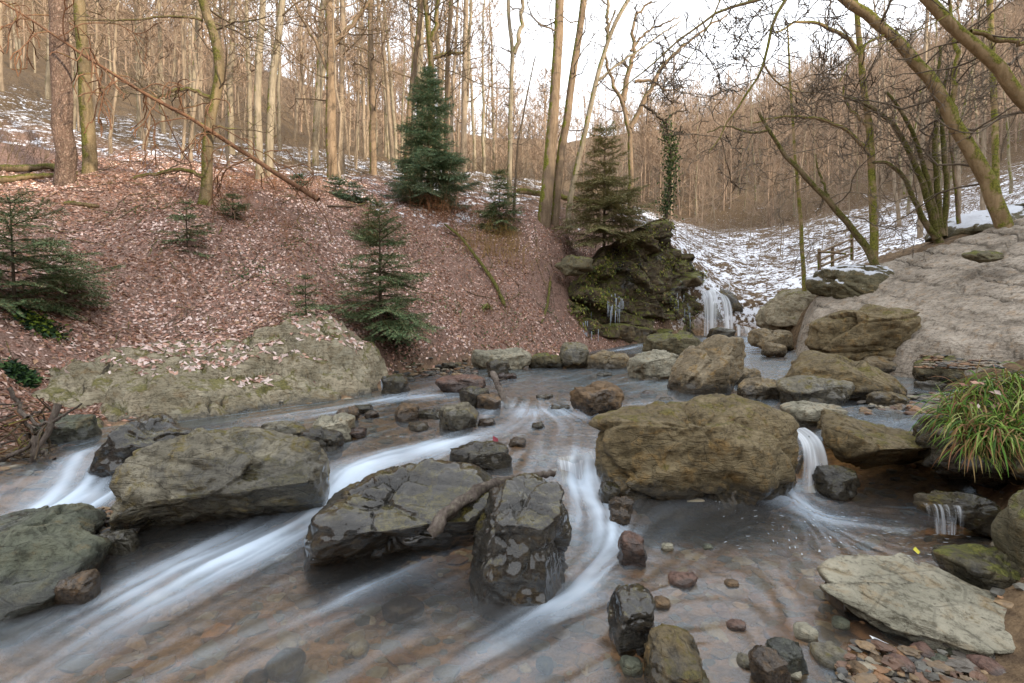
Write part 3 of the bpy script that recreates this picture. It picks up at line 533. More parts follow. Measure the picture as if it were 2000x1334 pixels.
RS = np.random.default_rng(8)
for i, (qx, qy, wp) in enumerate([(705, 808, 34), (728, 815, 26), (640, 806, 30), (840, 815, 28), (815, 838, 30), (905, 812, 26), (950, 830, 30), (990, 740, 30), (1035, 760, 34), (1065, 778, 26), (1095, 806, 30), (1240, 792, 34), (1270, 775, 28), (880, 722, 30), (820, 735, 34), (790, 742, 24), (1000, 716, 26), (1130, 728, 34), (1180, 735, 28), (1270, 745, 30), (760, 845, 24), (1010, 868, 22), (690, 850, 30), (560, 835, 30), (1300, 785, 26), (1050, 835, 24)]):
    if i % 3 == 2: continue
    zc = .25 if qy > 795 else .36 if qy > 730 else .4; wp *= RS.uniform(1.1, 2.0); hgt = wp * RS.uniform(.2, .36)
    B(blob(qx - wp / 2, qx + wp / 2, qy - hgt, qy + 2, 1200 + i), ['dark', 'orange', 'red', 'grey', 'ochre'][i % 5], ['dark', 'tawny', 'pinkish', 'grey', 'tan'][i % 5] + ' small stone breaking the surface of the ' + ('middle pool' if qy > 795 else 'upper pool'), z=zc, depth=wp / F * 7 * .9, sub=4, seed=1300 + i, facets=9, rough=.07, plates=1.1, strata=.02, box=.9, sink=.03, name='stone', cat='rock', group='small stones in the pools')

# ------------------------------------------------------------------ bedrock: broad rock surfaces that follow the land
def bedrock(name, label, cat, P, mat, step, rise, sdir, sfreq, samp, seed, edge=.5, extra=None, cellamp=.0, joints=1., plates=0., flat=0., uphill=False, cells=((16, 1.), (70, .5))):
    P = np.array(P); x = np.arange(P[:, 0].min() - .3, P[:, 0].max() + .3, step); y = np.arange(P[:, 1].min() - .3, P[:, 1].max() + .3, step)
    x, y = np.meshgrid(x, y); nx, ny = x.shape[1], x.shape[0]
    x = x + fbm2(x, y, 3., seed, 2) * step * .3
    dd = inpoly(x, y, P) + fbm2(x, y, 1.3, seed + 1, 3) * (.4 if uphill else .12)
    g0 = gz(x, y)
    if flat: ii = (dd > 0).ravel(); A_ = np.c_[x.ravel(), y.ravel(), np.ones(x.size)]; cf = np.linalg.lstsq(A_[ii], g0.ravel()[ii], rcond=None)[0]; g0 = g0 * (1 - flat) + flat * (A_ @ cf).reshape(x.shape)
    z = g0 + sstep(-.1, edge, dd) * rise * (sstep(2.6, .9, -sdist(x, y)) * 1.15 - .15 if uphill else 1) - sstep(.05, -.35, dd) * .8
    q = np.stack([x.ravel(), y.ravel(), z.ravel()], 1); sd = np.array(sdir, float); sd /= np.linalg.norm(sd)
    s = q @ sd * sfreq + fbm(q * .9, seed + 3, 4, .55) * (.12 if flat else .9); lay = np.floor(s); fr = s - lay
    R = hsh(lay.astype(np.int64), lay.astype(np.int64) * 0, lay.astype(np.int64) * 0, seed)
    cut = sstep(-.45, .2, fbm(q * np.array([.7, .7, .7]), seed + 8, 3))          # a bed's edge dies out and starts again
    dz = samp * ((fr - .5) * 1.2 * (.4 + .6 * np.abs(R)) - 1.1 * cut * sstep(.86, .95, fr) * (1 - sstep(.97, 1., fr)))
    jn = q @ np.array([.9, -.55, .2]) * 1.15 + fbm(q * .6, seed + 12, 3) * .9; jf = np.abs(jn - np.round(jn)); jr = hsh(np.round(jn).astype(np.int64), lay.astype(np.int64), lay.astype(np.int64) * 0, seed + 4)
    dz = dz - joints * samp * .8 * sstep(.035, .0, jf) * (jr > .35); crk = cut * sstep(.93, .96, fr) * sstep(-.5, .1, fbm(q * 1.7, seed + 30, 3))
    dz = dz + fbm(q * 1.6, seed + 5, 4) * (.02 if flat else .05) + fbm(q * 7, seed + 6, 3) * .012
    if plates:
        Rp = np.random.default_rng(seed)
        for nc, am in cells:
            lo, hi = q.min(0), q.max(0); cc = lo + Rp.random((nc, 3)) * (hi - lo); an = np.array([.8, 1.1, 1.3]); qq = q + .12 * np.stack([noise(q * 2.5, 71), noise(q * 2.5, 72), noise(q * 2.5, 73)], 1)
            i0 = np.zeros(len(q), int); d0 = np.full(len(q), 1e9); d1 = d0.copy()
            for c_ in range(nc): t_ = (((qq - cc[c_]) * an) ** 2).sum(1); n_ = t_ < d0; d1 = np.where(n_, d0, np.minimum(d1, t_)); i0 = np.where(n_, c_, i0); d0 = np.where(n_, t_, d0)
            tl = Rp.normal(size=(nc, 3)) * .55; dz = dz + plates * am * (Rp.uniform(-.6, .6, nc)[i0] + np.clip(((q - cc[i0]) * tl[i0]).sum(1), -1, 1) - .7 * sstep(.10, 0, np.sqrt(d1) - np.sqrt(d0)))
    if cellamp: dz = dz + cellamp * np.abs(fbm(q * 1.1, seed + 20, 4, .6))
    z = z + dz.reshape(z.shape)
    if extra is not None: z = z + extra(x, y)
    keep = (dd > -.4).ravel(); f = gridfaces(nx, ny); f = f[keep[f].all(1)]; used = np.unique(f); idx = np.full(keep.size, -1); idx[used] = np.arange(len(used))
    v = np.stack([x.ravel(), y.ravel(), z.ravel()], 1)[used]; c = v.mean(0); acc = Acc(); acc.add(v - c, idx[f])
    wl = np.where(sdist(v[:, 0], v[:, 1]) > -.6, zw(v[:, 0], v[:, 1]), -9.)
    me = acc.mesh(name, RM[mat], attrs={'wl': wl, 'crk': crk.ravel()[used]}); ROCKS[label] = (v, idx[f])
    return ob(name, me, loc=c, label=label, category=cat)
bedrock('rock_outcrop', 'long pale mossy outcrop at the foot of the leafy bank', 'outcrop',
        [(-5.7, 6.3), (-4.9, 5.6), (-4.3, 5.9), (-3.4, 6.6), (-2.6, 7.2), (-2.25, 7.9), (-2.35, 8.6), (-2.8, 8.9), (-3.5, 8.8), (-4.6, 8.3), (-5.4, 7.6), (-5.8, 6.9)],
        'outcrop', .028, .22, (-.45, -.5, 1), 2.6, .10, 310, .45, cellamp=.04, joints=.5, plates=.13, uphill=True)
bedrock('bedrock_slab', 'broad pale bedrock slab with diagonal cracks, below the mossy leaning trees', 'rock slab',
        SLAB, 'slab', .03, .42, (-.8, .2, -.56), 2.0, .05, 320, .3, joints=.7, flat=.93, plates=.05, cells=((12, 1.), (60, .45)))
# ------------------------------------------------------------------ cliff beside the waterfall
ft = np.array([PD(1078, 662, 14.2), PD(1110, 672, 14.5), PD(1160, 676, 14.9), PD(1210, 674, 15.3), PD(1260, 670, 15.9), PD(1310, 668, 16.6), PD(1352, 664, 17.3), PD(1374, 660, 18.0), PD(1384, 640, 19.5), PD(1392, 615, 22)])
tp = np.array([PD(1070, 632, 14.9), PD(1105, 590, 15.2), PD(1150, 515, 15.7), PD(1195, 480, 16.2), PD(1245, 440, 16.8), PD(1295, 424, 17.5), PD(1330, 470, 18.1), PD(1362, 530, 18.8), PD(1378, 560, 20.2), PD(1388, 575, 22.5)])
def resamp(p, n):
    t = np.linspace(0, 1, len(p)); u = np.linspace(0, 1, n); return np.stack([np.interp(u, t, p[:, k]) for k in range(p.shape[1])], 1)
NU, NV, NC = 270, 170, 30
A, T = resamp(ft, NU), resamp(tp, NU); A[:, 2] -= .4
vv = np.linspace(0, 1, NV)[:, None, None]; W_ = A[None] * (1 - vv) + T[None] * vv
tg = np.gradient(A, axis=0); nr = np.stack([tg[:, 1], -tg[:, 0], tg[:, 0] * 0], 1); nr /= np.linalg.norm(nr, axis=1)[:, None]
q = W_.reshape(-1, 3); s = q[:, 2] * 2.1 + fbm(q * np.array([.6, .6, .4]), 91, 3) * 1.1 + q[:, 0] * .12; lay = np.floor(s).astype(np.int64); fr = s - lay
bl = np.floor(q[:, 0] * 1.1 + hsh(lay, lay * 0, lay * 0, 5) * 3 + fbm(q * .8, 93, 2) * .5).astype(np.int64)
ds = .42 * hsh(lay, bl, lay * 0, 3) + .22 * hsh(lay, bl * 0, lay * 0, 9) + .20 * fbm(q * 1.5, 95, 5, .6) - .16 * sstep(.85, 1, fr) - .14 * sstep(.12, 0, fr) + .12 * fbm(q * np.array([5, 5, 1.2]), 97, 3)
W_ = W_ + nr[None] * ds.reshape(NV, NU, 1) * np.minimum(1, np.linspace(0, 1, NU) * 12)[None, :, None]
back = np.linspace(0, 1, NC)[1:, None, None] * 2.4; cap = W_[-1][None] - nr[None] * back
cz = ground(cap[..., 0], cap[..., 1]) - .15; bw = sstep(0, 1.4, back); cap[..., 2] = cap[..., 2] * (1 - bw[..., 0]) + np.minimum(cap[..., 2], cz) * bw[..., 0] + .12 * fbm(cap.reshape(-1, 3) * 2, 99, 3).reshape(cap.shape[:2])
W_ = np.concatenate([W_, cap]); v = W_.reshape(-1, 3); c = v.mean(0); acc = Acc(); acc.add(v - c, gridfaces(NU, NV + NC - 1))
CLIFF = ob('cliff', acc.mesh('cliff', RM['cliff'], attrs={'wl': np.full(len(v), -9.)}), loc=c, label='dark mossy cliff hung with ivy and icicles beside the waterfall', category='cliff')
CLV = W_; CLN = nr
# ------------------------------------------------------------------ bark and foliage materials
def barkmat(name, c1, c2, moss=0., mossdir=(0, 0, 1), mossc=((78, 84, 24), (124, 126, 46)), scale=1., plates=False, snow=0.):
    m = NT(name); v = m.tc.outputs['Object']
    vs = m.mapping(v, (1, 1, .16)); a = m.noise(v, 1.3 * scale, 4); b = m.noise(vs, 14 * scale, 6, .65, .5); c = m.noise(v, 30, 3)
    col = m.mix(m.ramp(m.math('ADD', m.math('MULTIPLY', a, .5), m.math('MULTIPLY', b, .5)), .36, .62), lin(*c1), lin(*c2))
    h = b
    if plates:
        vo = m.vor(m.mapping(m.mix(.12, v, m.noise(v, 9, 3)), (1, 1, .3)), 30, 'DISTANCE_TO_EDGE'); e = m.ramp(vo.outputs['Distance'], .0, .3)
        col = m.mix(e, m.mix(1., col, (.62, .58, .56, 1), 'MULTIPLY'), col); h = m.math('ADD', m.math('MULTIPLY', e, 1.2), m.math('MULTIPLY', b, .5))
    col = m.mix(m.ramp(c, .5, .75, 0, .3), col, lin(150, 146, 124))
    if moss > 0:
        nrm = m.sep(m.geo.outputs['Normal'])
        dn = m.math('ADD', m.math('MULTIPLY', nrm[0], mossdir[0]), m.math('ADD', m.math('MULTIPLY', nrm[1], mossdir[1]), m.math('MULTIPLY', nrm[2], mossdir[2])))
        mo = m.math('ADD', m.math('MULTIPLY', dn, .35), m.math('ADD', m.noise(v, 3.5, 5, .65), m.math('MULTIPLY', a, .3)))
        mk = m.ramp(mo, .98 - moss, 1.12 - moss)
        col = m.mix(m.math('MULTIPLY', mk, .9), col, m.mix(m.ramp(c, .35, .65), lin(*mossc[0]), lin(*mossc[1])))
        h = m.math('ADD', h, m.math('MULTIPLY', mk, m.noise(v, 60, 2)))
    if snow:
        nz = m.sep(m.geo.outputs['Normal'])[2]; col = m.mix(m.math('MULTIPLY', m.ramp(m.math('ADD', nz, m.math('MULTIPLY', c, .5)), .9, 1.1), snow), col, lin(226, 228, 234))
    return m.done(col, .88, m.bump(h, .8, .03), .25)
BM = {
 'spruce': barkmat('bark_scaly', (98, 82, 72), (142, 120, 106), plates=True),
 'beech': barkmat('bark_grey_tan', (108, 98, 82), (150, 138, 118), moss=.12, mossdir=(-.6, -.4, .4)),
 'warm': barkmat('bark_warm_brown', (98, 82, 66), (138, 118, 96), moss=.08, mossdir=(-1, -.3, .3)),
 'mossy': barkmat('bark_mossy', (86, 74, 56), (122, 106, 80), moss=.34, mossdir=(-.5, -.2, .9), mossc=((62, 64, 28), (100, 98, 46))),
 'mosstop': barkmat('bark_moss_topped', (118, 98, 70), (156, 134, 102), moss=.36, mossdir=(-.15, -.1, 1.2), mossc=((78, 82, 28), (126, 126, 50))),
 'dark': barkmat('bark_dark', (62, 52, 44), (92, 80, 66), moss=.1, mossdir=(0, 0, 1)),
 'dead': barkmat('bark_dead_red', (84, 60, 46), (120, 88, 66), moss=.05, mossdir=(0, 0, 1)),
 'twig': barkmat('twig_bark', (82, 68, 54), (112, 96, 76)),
 'twigdark': barkmat('twig_dark', (84, 74, 64), (114, 102, 88)),
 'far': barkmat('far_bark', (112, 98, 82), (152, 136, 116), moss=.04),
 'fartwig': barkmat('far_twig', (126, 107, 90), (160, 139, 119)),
 'snowtwig': barkmat('twig_snowy', (104, 84, 66), (134, 112, 90), snow=.9),
}
def colmat(name, rough=.7, trans=0., hue=True):
    m = NT(name); c = m.attr('col').outputs['Color']
    if trans:
        m.done(c, rough, None, .3); d = m.n.new('ShaderNodeBsdfTranslucent'); m.l.new(c, d.inputs[0])
        s = m.n.new('ShaderNodeMixShader'); s.inputs[0].default_value = trans; m.l.new(m.b.outputs[0], s.inputs[1]); m.l.new(d.outputs[0], s.inputs[2]); m.l.new(s.outputs[0], m.out.inputs[0]); return m.m
    return m.done(c, rough, None, .3)
MLEAF, MNEEDLE, MGRASS = colmat('fallen_leaf', .75, .15), colmat('needles', .55, .15), colmat('grass_blade', .5, .25)
MPEB = None
# ------------------------------------------------------------------ tubes
def frames(p):
    t = np.gradient(p, axis=0); t /= np.linalg.norm(t, axis=1)[:, None] + 1e-9
    r = np.array([.31, .87, .1]) if abs(t[:, 2]).mean() > .5 else np.array([.05, .1, 1.])
    a = np.cross(t, r); a /= np.linalg.norm(a, axis=1)[:, None] + 1e-9; return a, np.cross(t, a)
def tube(acc, p, r, sides, bumpy=0., seed=0, flare=0.):
    p = np.asarray(p, float); r = np.asarray(r, float); n = len(p); a, b = frames(p)
    th = np.arange(sides) * 2 * math.pi / sides; R = np.repeat(r[:, None], sides, 1)
    if bumpy:
        q = np.stack([np.cos(th)[None] * np.ones((n, 1)) * 1.3, np.sin(th)[None] * np.ones((n, 1)) * 1.3, (np.arange(n)[:, None] * .45) * np.ones((1, sides))], 2).reshape(-1, 3)
        R = R * (1 + bumpy * fbm(q + seed, seed, 3)).reshape(n, sides)
    if flare:
        k = np.exp(-np.linspace(0, 1, n) * 26)[:, None]; R = R * (1 + .6 * flare * k * (.7 + .6 * np.sin(th * 4 + seed)[None] + .3 * np.sin(th * 7 + seed * 2)[None]))
    v = p[:, None] + (np.cos(th)[None, :, None] * a[:, None] + np.sin(th)[None, :, None] * b[:, None]) * R[..., None]
    i = np.arange(n - 1)[:, None] * sides; j = np.arange(sides)[None]; k = (j + 1) % sides
    acc.add(v.reshape(-1, 3), np.stack([i + j, i + k, i + sides + k, i + sides + j], 2).reshape(-1, 4))
def smooth(p, n):
    p = np.asarray(p, float); d = np.r_[0, np.cumsum(np.linalg.norm(np.diff(p, axis=0), axis=1))]; u = np.linspace(0, d[-1], n)
    q = np.stack([np.interp(u, d, p[:, k]) for k in range(p.shape[1])], 1)
    for _ in range(max(1, n // max(3, len(p)) // 2)):
        q[1:-1] = (q[:-2] + 2 * q[1:-1] + q[2:]) / 4
    return q
def branch(acc, R, p0, d, L, r, lev, maxlev, kids, up=.12, wig=.22, sides=(5, 4, 3, 3), spread=.75, minr=.004, droop=0.):
    n = (9, 7, 5, 4)[min(lev, 3)]; p = [np.array(p0, float)]; d = np.array(d, float); d /= np.linalg.norm(d)
    for k in range(n - 1):
        d = d + R.normal(size=3) * wig; d[2] += up - droop * k / n; d /= np.linalg.norm(d); p.append(p[-1] + d * L / (n - 1))
    p = np.array(p); rr = np.maximum(r * np.linspace(1, .3, n), minr); tube(acc, p, rr, sides[min(lev, 3)])
    if lev >= maxlev: return
    for k in range(kids[lev]):
        t = R.uniform(.2, 1) ** .8; x = t * (n - 1); i = min(int(x), n - 2); q = p[i] + (p[i + 1] - p[i]) * (x - i); td = p[i + 1] - p[i]; td /= np.linalg.norm(td)
        s = R.normal(size=3); s -= td * (s @ td); s /= np.linalg.norm(s) + 1e-9; nd = td * (1 - spread * .5) + s * spread
        branch(acc, R, q, nd, L * R.uniform(.35, .62) * (1.1 - .4 * t), max(rr[i] * R.uniform(.4, .65), minr), lev + 1, maxlev, kids, up, wig, sides, spread, minr, droop)
def tree(name, label, cat, trunks, bark, twig, seed, limbs=(), nlimb=10, kids=(5, 4, 0), llen=(1.2, 2.4), start=.25, maxlev=2, sides=14, group=None, flare=.5, minr=.006, up=.1, droop=0., bumpy=.07, angle=(-.1, .5), segs=26, extra=None):
    """trunks: list of (points, radii at both ends); limbs: hand-placed (points, r0, r1)"""
    R = np.random.default_rng(seed); base = np.array(trunks[0][0][0], float)
    root = thing(name, label, cat, base, group)
    ac = Acc()
    for ti, (pts, r0, r1) in enumerate(trunks):
        p = smooth(np.array(pts, float), segs) - base
        p[1:, :2] += np.stack([noise(np.c_[np.arange(segs) * .5, np.full(segs, seed), np.full(segs, .5)], 3), noise(np.c_[np.arange(segs) * .5, np.full(segs, seed), np.full(segs, 7.5)], 4)], 1)[1:] * min(r0 * .3, .04)
        rr = r0 + (r1 - r0) * np.linspace(0, 1, segs)
        at = Acc(); tube(at, p, rr, sides, bumpy, seed + ti, flare if ti == 0 or np.allclose(pts[0], trunks[0][0][0], atol=.6) else 0); ob('trunk', at.mesh('trunk', BM[bark]), root)
        for k in range(nlimb):
            t = start + (1 - start) * (k + R.random()) / max(nlimb, 1); i = min(int(t * (segs - 1)), segs - 2); q = p[i]
            a = R.uniform(0, 2 * math.pi); d = np.array([math.cos(a), math.sin(a), R.uniform(*angle)])
            branch(ac, R, q, d, R.uniform(*llen) * 1.25, max(min(rr[i] * R.uniform(.14, .32), .028), minr), 0, maxlev, kids, up, .28, minr=minr, droop=droop)
    for pts, r0, r1, sub in limbs:
        p = smooth(np.array(pts, float), 18) - base; p[1:] += R.normal(size=(17, 3)) * r0 * .35; rr = np.linspace(r0, r1, 18); al = Acc(); tube(al, p, rr, 8, .06, seed); ob('limb', al.mesh('limb', BM[bark]), root)
        for k in range(sub):
            i = R.integers(3, 17); td = p[i] - p[i - 1]; td /= np.linalg.norm(td); s = R.normal(size=3); s -= td * (s @ td); s /= np.linalg.norm(s)
            branch(ac, R, p[i], td * .5 + s * .8 + np.array([0, 0, .1 - droop]), R.uniform(*llen) * .6, max(rr[i] * .45, minr), 1, maxlev + 1 if maxlev < 3 else 3, (kids[0],) + tuple(kids), up, .22, minr=minr, droop=droop)
    if ac.n: ob('crown', ac.mesh('crown', BM[twig]), root)
    if extra: extra(root, base)
    return root
def px(d, *pts): return [PD(x, y, d) for x, y in pts]
def onground(pts, sinkz=.12):
    pts = [np.array(p) for p in pts]; g = float(ground(pts[0][0], pts[0][1])); 
    b = pts[0].copy(); b[2] = min(g, b[2]) - sinkz; return [b] + pts[1:] if abs(g - pts[0][2]) < .5 else [b, pts[0] + (b - pts[0]) * .3] + pts[1:]
def up_to(pts, z):
    p, q = np.array(pts[-2]), np.array(pts[-1]); d = (q - p) / np.linalg.norm(q - p); d[2] = max(d[2], .5); 
    return list(pts) + ([q + d * (z - q[2]) / d[2]] if z > q[2] else [])
# ------------------------------------------------------------------ the trees one can tell apart (photo positions, own distances)
def stand(label, cat, d, pts, w0, w1, bark, twig, seed, ztop=16, name='bare_tree', **kw):
    h = hit(pts[0][0], pts[0][1]); dd = d or h[1] / ray(*pts[0])[1]
    P = onground(px(dd, *pts), .15 + .75 * w0 * dd / F); P = up_to(P, ztop)
    f = dd / F / 2 * .92 / math.sqrt(1 + ((pts[0][0] - 1000) / F) ** 2); fr = (ztop - P[0][2]) / max(P[-1][2] - P[0][2], .1)
    return tree(name, label, cat, [(P, w0 * f * .92, max(w1 * f * .7, .018))], bark, twig, seed, **kw)
T = []
stand('massive straight trunk with scaly purplish bark, mossy at its foot', 'tree', 12.6, [(127, 325), (122, 200), (116, 80), (112, -10)], 54, 44, 'spruce', 'twig', 1, ztop=17, name='spruce_trunk_tree', nlimb=5, start=.55, flare=.55, sides=28, segs=40, llen=(1.2, 2.2))
stand('straight mossy trunk just behind the massive scaly one', 'tree', 14.6, [(176, 318), (168, 200), (160, 80), (153, -10)], 36, 30, 'mossy', 'twig', 2, nlimb=9, start=.3, llen=(1, 2.4), flare=.4, sides=18)
P = px(12.2, (401, 362), (404, 320), (411, 240), (420, 190), (430, 140), (424, 85), (404, 30), (394, -10))
P = onground(P); tree('mossy_tree', 'crooked moss-furred tree with a kinked stem behind the fallen pole', 'tree', [(up_to(P, 11), .13, .085)], 'mossy', 'dark', 3, nlimb=13, start=.22, llen=(1., 2.6), kids=(5, 4, 0), flare=.6, sides=16, segs=34,
     limbs=[(px(12.2, (412, 190), (380, 178), (350, 172), (335, 182), (300, 192)), .05, .02, 5), (px(12.1, (402, 345), (350, 330), (300, 340), (262, 347)), .05, .035, 2), (px(12.2, (395, 40), (340, 30), (250, 40), (130, 40)), .03, .008, 6)])
stand('pale slim trunk of the close pair behind the fallen pole, the upright one', 'tree', 16, [(508, 332), (503, 220), (506, 100), (512, -10)], 19, 15, 'beech', 'twig', 4, nlimb=9, start=.3, llen=(1.2, 2.6))
stand('pale slim trunk of the close pair behind the fallen pole, the one curving away', 'tree', 16.3, [(524, 330), (528, 240), (534, 150), (545, 60), (551, -10)], 20, 15, 'beech', 'twig', 5, nlimb=9, start=.35, llen=(1.2, 2.8))
stand('stout tan tree with forked upper limbs above the small firs', 'tree', 18, [(650, 345), (646, 240), (649, 120), (642, -10)], 27, 20, 'warm', 'twig', 6, nlimb=12, start=.25, llen=(1.5, 3.4), limbs=[(px(18, (648, 90), (690, 45), (720, 5), (740, -40)), .09, .03, 7), (px(18, (648, 150), (610, 70), (580, 20), (560, -30)), .07, .03, 6)])
stand('straight tan trunk with a bare lower stem, left of the tall dark spruce', 'tree', 21, [(728, 330), (727, 200), (723, 90), (726, -10)], 17, 13, 'warm', 'twig', 7, nlimb=11, start=.3, llen=(1.4, 3.2))
stand('leaning tan tree rising behind the tall dark spruce', 'tree', 19, [(795, 330), (800, 220), (812, 100), (826, -10)], 17, 13, 'warm', 'twig', 8, nlimb=11, start=.3, llen=(1.4, 3.2))
stand('mossy forked tree straight behind the tall dark spruce', 'tree', 18.4, [(840, 330), (839, 240), (843, 120), (836, 50), (830, -10)], 17, 12, 'mossy', 'dark', 9, nlimb=11, start=.35, llen=(1.4, 3.2), limbs=[(px(18.4, (843, 80), (852, 40), (858, -10), (862, -40)), .09, .06, 5), (px(18.4, (848, 112), (880, 104), (905, 104)), .08, .04, 3)])
stand('slender reddish trunk right of the tall dark spruce', 'tree', 20, [(870, 330), (872, 200), (877, 80), (882, -10)], 14, 11, 'warm', 'twig', 10, nlimb=11, start=.3, llen=(1.2, 3.0))
stand('far straight brown trunk among the thicket above the small spruce', 'tree', 27, [(905, 345), (906, 230), (908, 120), (910, -10)], 15, 11, 'far', 'twig', 11, nlimb=12, start=.25, llen=(1.6, 3.6), ztop=22)
stand('slim tree with a wishbone fork standing against the sky', 'tree', 19, [(995, 350), (997, 220), (1000, 130), (1004, 100), (994, 55), (993, -10)], 12, 9, 'beech', 'twigdark', 12, nlimb=8, start=.25, llen=(1, 2.2), limbs=[(px(19, (1004, 105), (1016, 70), (1019, 20), (1021, -40)), .09, .06, 4)])
stand('thin dark sapling with knobby twigs beside the wishbone tree', 'sapling', 17, [(1004, 372), (1012, 280), (1030, 180), (1046, 110)], 7, 3, 'dark', 'twigdark', 13, ztop=9, nlimb=8, start=.4, llen=(.6, 1.4), flare=.2, name='sapling')
stand('tall brown tree of the leaning pair on the bank, the thicker mossy-footed one', 'tree', 16.6, [(1060, 440), (1070, 340), (1082, 200), (1090, 60), (1094, -10)], 30, 19, 'warm', 'twigdark', 14, nlimb=8, start=.5, llen=(1.2, 2.6), flare=.5, sides=18)
stand('tall brown tree of the leaning pair on the bank, the slimmer more slanted one', 'tree', 16.9, [(1080, 432), (1094, 320), (1112, 190), (1130, 70), (1141, -10)], 20, 16, 'warm', 'twigdark', 15, nlimb=9, start=.4, llen=(1.2, 3.0), flare=.4, sides=18)
stand('slanting grey tree forking high above the ivy-clad cliff', 'tree', 18.5, [(1110, 380), (1135, 290), (1160, 180), (1185, 80), (1215, 20), (1240, -20)], 14, 9, 'beech', 'twigdark', 16, nlimb=9, start=.3, llen=(1.2, 3.0), limbs=[(px(18.5, (1160, 165), (1200, 130), (1260, 90), (1330, 40)), .05, .02, 7), (px(18.5, (1188, 75), (1186, 30), (1190, -30)), .07, .05, 4)])
stand('crooked many-branched oak behind the olive spruce', 'tree', 21, [(1232, 330), (1232, 270), (1222, 225), (1214, 195)], 15, 11, 'warm', 'twigdark', 17, ztop=5, nlimb=2, start=.6, llen=(1, 2), kids=(5, 4, 3), maxlev=2,
      limbs=[(px(21, (1216, 200), (1226, 150), (1240, 90), (1235, 40), (1270, 0)), .12, .04, 9), (px(21, (1230, 250), (1255, 200), (1300, 120), (1370, 60), (1420, 30)), .11, .03, 9), (px(21, (1225, 225), (1190, 150), (1180, 90), (1200, 20)), .08, .03, 8), (px(21, (1240, 160), (1270, 155), (1300, 178), (1340, 172)), .07, .02, 6), (px(21, (1232, 100), (1262, 60), (1290, 50), (1330, 30)), .06, .02, 6)])
# right bank
P = onground(px(12.2, (1722, 505), (1690, 478), (1640, 418), (1590, 362), (1540, 310), (1500, 255), (1480, 220)))
tree('mossy_tree', 'thin moss-green stem arching out from the foot of the straight brown trunk', 'tree', [(P, .1, .035)], 'mossy', 'twigdark', 20, nlimb=12, start=.4, llen=(.8, 2.0), droop=.25, up=.0, kids=(5, 4, 0), limbs=[(px(12.2, (1500, 255), (1470, 262), (1420, 245), (1380, 260)), .03, .012, 5), (px(12.2, (1625, 400), (1600, 340), (1592, 300)), .035, .015, 4)], segs=34)
stand('straight brown trunk on the right bank with a high arching limb', 'tree', 12.6, [(1710, 492), (1704, 360), (1700, 260), (1688, 170), (1678, 80), (1672, -10)], 24, 14, 'mosstop', 'twigdark', 21, ztop=11, nlimb=9, start=.35, llen=(1, 2.4), segs=34,
      limbs=[(px(12.6, (1698, 300), (1660, 258), (1610, 235), (1540, 226), (1470, 240)), .05, .015, 8), (px(12.6, (1680, 105), (1650, 70), (1600, 45), (1555, 42), (1510, 65)), .055, .02, 8), (px(12.6, (1697, 250), (1660, 215), (1645, 180), (1650, 168)), .04, .02, 4)])
stand('thin straight trunk by the snowy valley, leaning slightly', 'tree', 14.2, [(1572, 548), (1564, 430), (1553, 320), (1546, 200), (1542, 130)], 12, 5, 'mosstop', 'twigdark', 22, ztop=9.5, nlimb=9, start=.5, llen=(.8, 1.8), flare=.3)
P0 = px(12.4, (1838, 462))[0]
st = [[(1838, 462), (1812, 390), (1786, 310), (1745, 240), (1700, 205), (1650, 190)], [(1838, 462), (1832, 390), (1826, 300), (1832, 200), (1836, 90)], [(1838, 462), (1822, 400), (1800, 300), (1765, 220), (1730, 180)], [(1842, 462), (1850, 380), (1846, 300), (1838, 230), (1850, 130)], [(1830, 465), (1800, 425), (1770, 350), (1735, 315), (1705, 318)]]
tree('multi_stemmed_tree', 'clump of curving moss-covered stems on the stepped ledge', 'tree', [(onground(px(12.4, *q)) if i == 0 else px(12.4, *q),     .075 if i else .09, .03) for i, q in enumerate(st)], 'mossy', 'twigdark', 23, nlimb=6, start=.35, llen=(.7, 1.8), kids=(5, 4, 0), segs=24)
tree('leaning_tree', 'big moss-topped tree leaning far out over the slab', 'tree', [(onground(px(11.2, (1968, 432), (1935, 370), (1900, 300), (1862, 235), (1828, 168), (1765, 90), (1700, 35), (1620, -20))) , .165, .09)], 'mosstop', 'twigdark', 24, nlimb=14, start=.25, llen=(1, 2.6), flare=.5, sides=20, segs=40, up=.06,
     limbs=[(px(11.2, (1868, 245), (1860, 180), (1868, 110), (1860, 40), (1850, -20)), .06, .03, 5), (px(11.2, (1740, 65), (1700, 80), (1660, 120), (1640, 160)), .03, .01, 5)])
g9 = PD(2180, 470, 9.4)
tree('leaning_tree', 'thick moss-furred tree reaching in steeply above the leaning one', 'tree', [([g9 - np.array([0, 0, 1.2])] + px(9.4, (2140, 380), (2060, 275), (2000, 195), (1935, 115), (1872, 60), (1800, -15)), .145, .09)], 'mosstop', 'twigdark', 25, nlimb=10, start=.35, llen=(.8, 2.2), flare=.3, sides=20, segs=40,
     limbs=[(px(9.4, (1895, 62), (1940, 75), (2010, 88), (2080, 100)), .045, .03, 3),
            (px(7.0, (1760, -60), (1640, -50), (1545, -20), (1508, 30), (1502, 80), (1495, 130), (1460, 180), (1420, 245), (1384, 298)), .035, .008, 12), (px(7.2, (1620, -60), (1480, 0), (1400, 25), (1310, 90), (1230, 160), (1190, 200)), .03, .006, 10), (px(7.0, (1495, 130), (1510, 155), (1545, 178), (1590, 182)), .014, .005, 5), (px(7.4, (1420, -30), (1385, 50), (1350, 110), (1310, 160), (1270, 200)), .014, .004, 6), (px(6.6, (1700, -40), (1900, 0), (1800, 60), (1650, 110)), .012, .004, 4)])
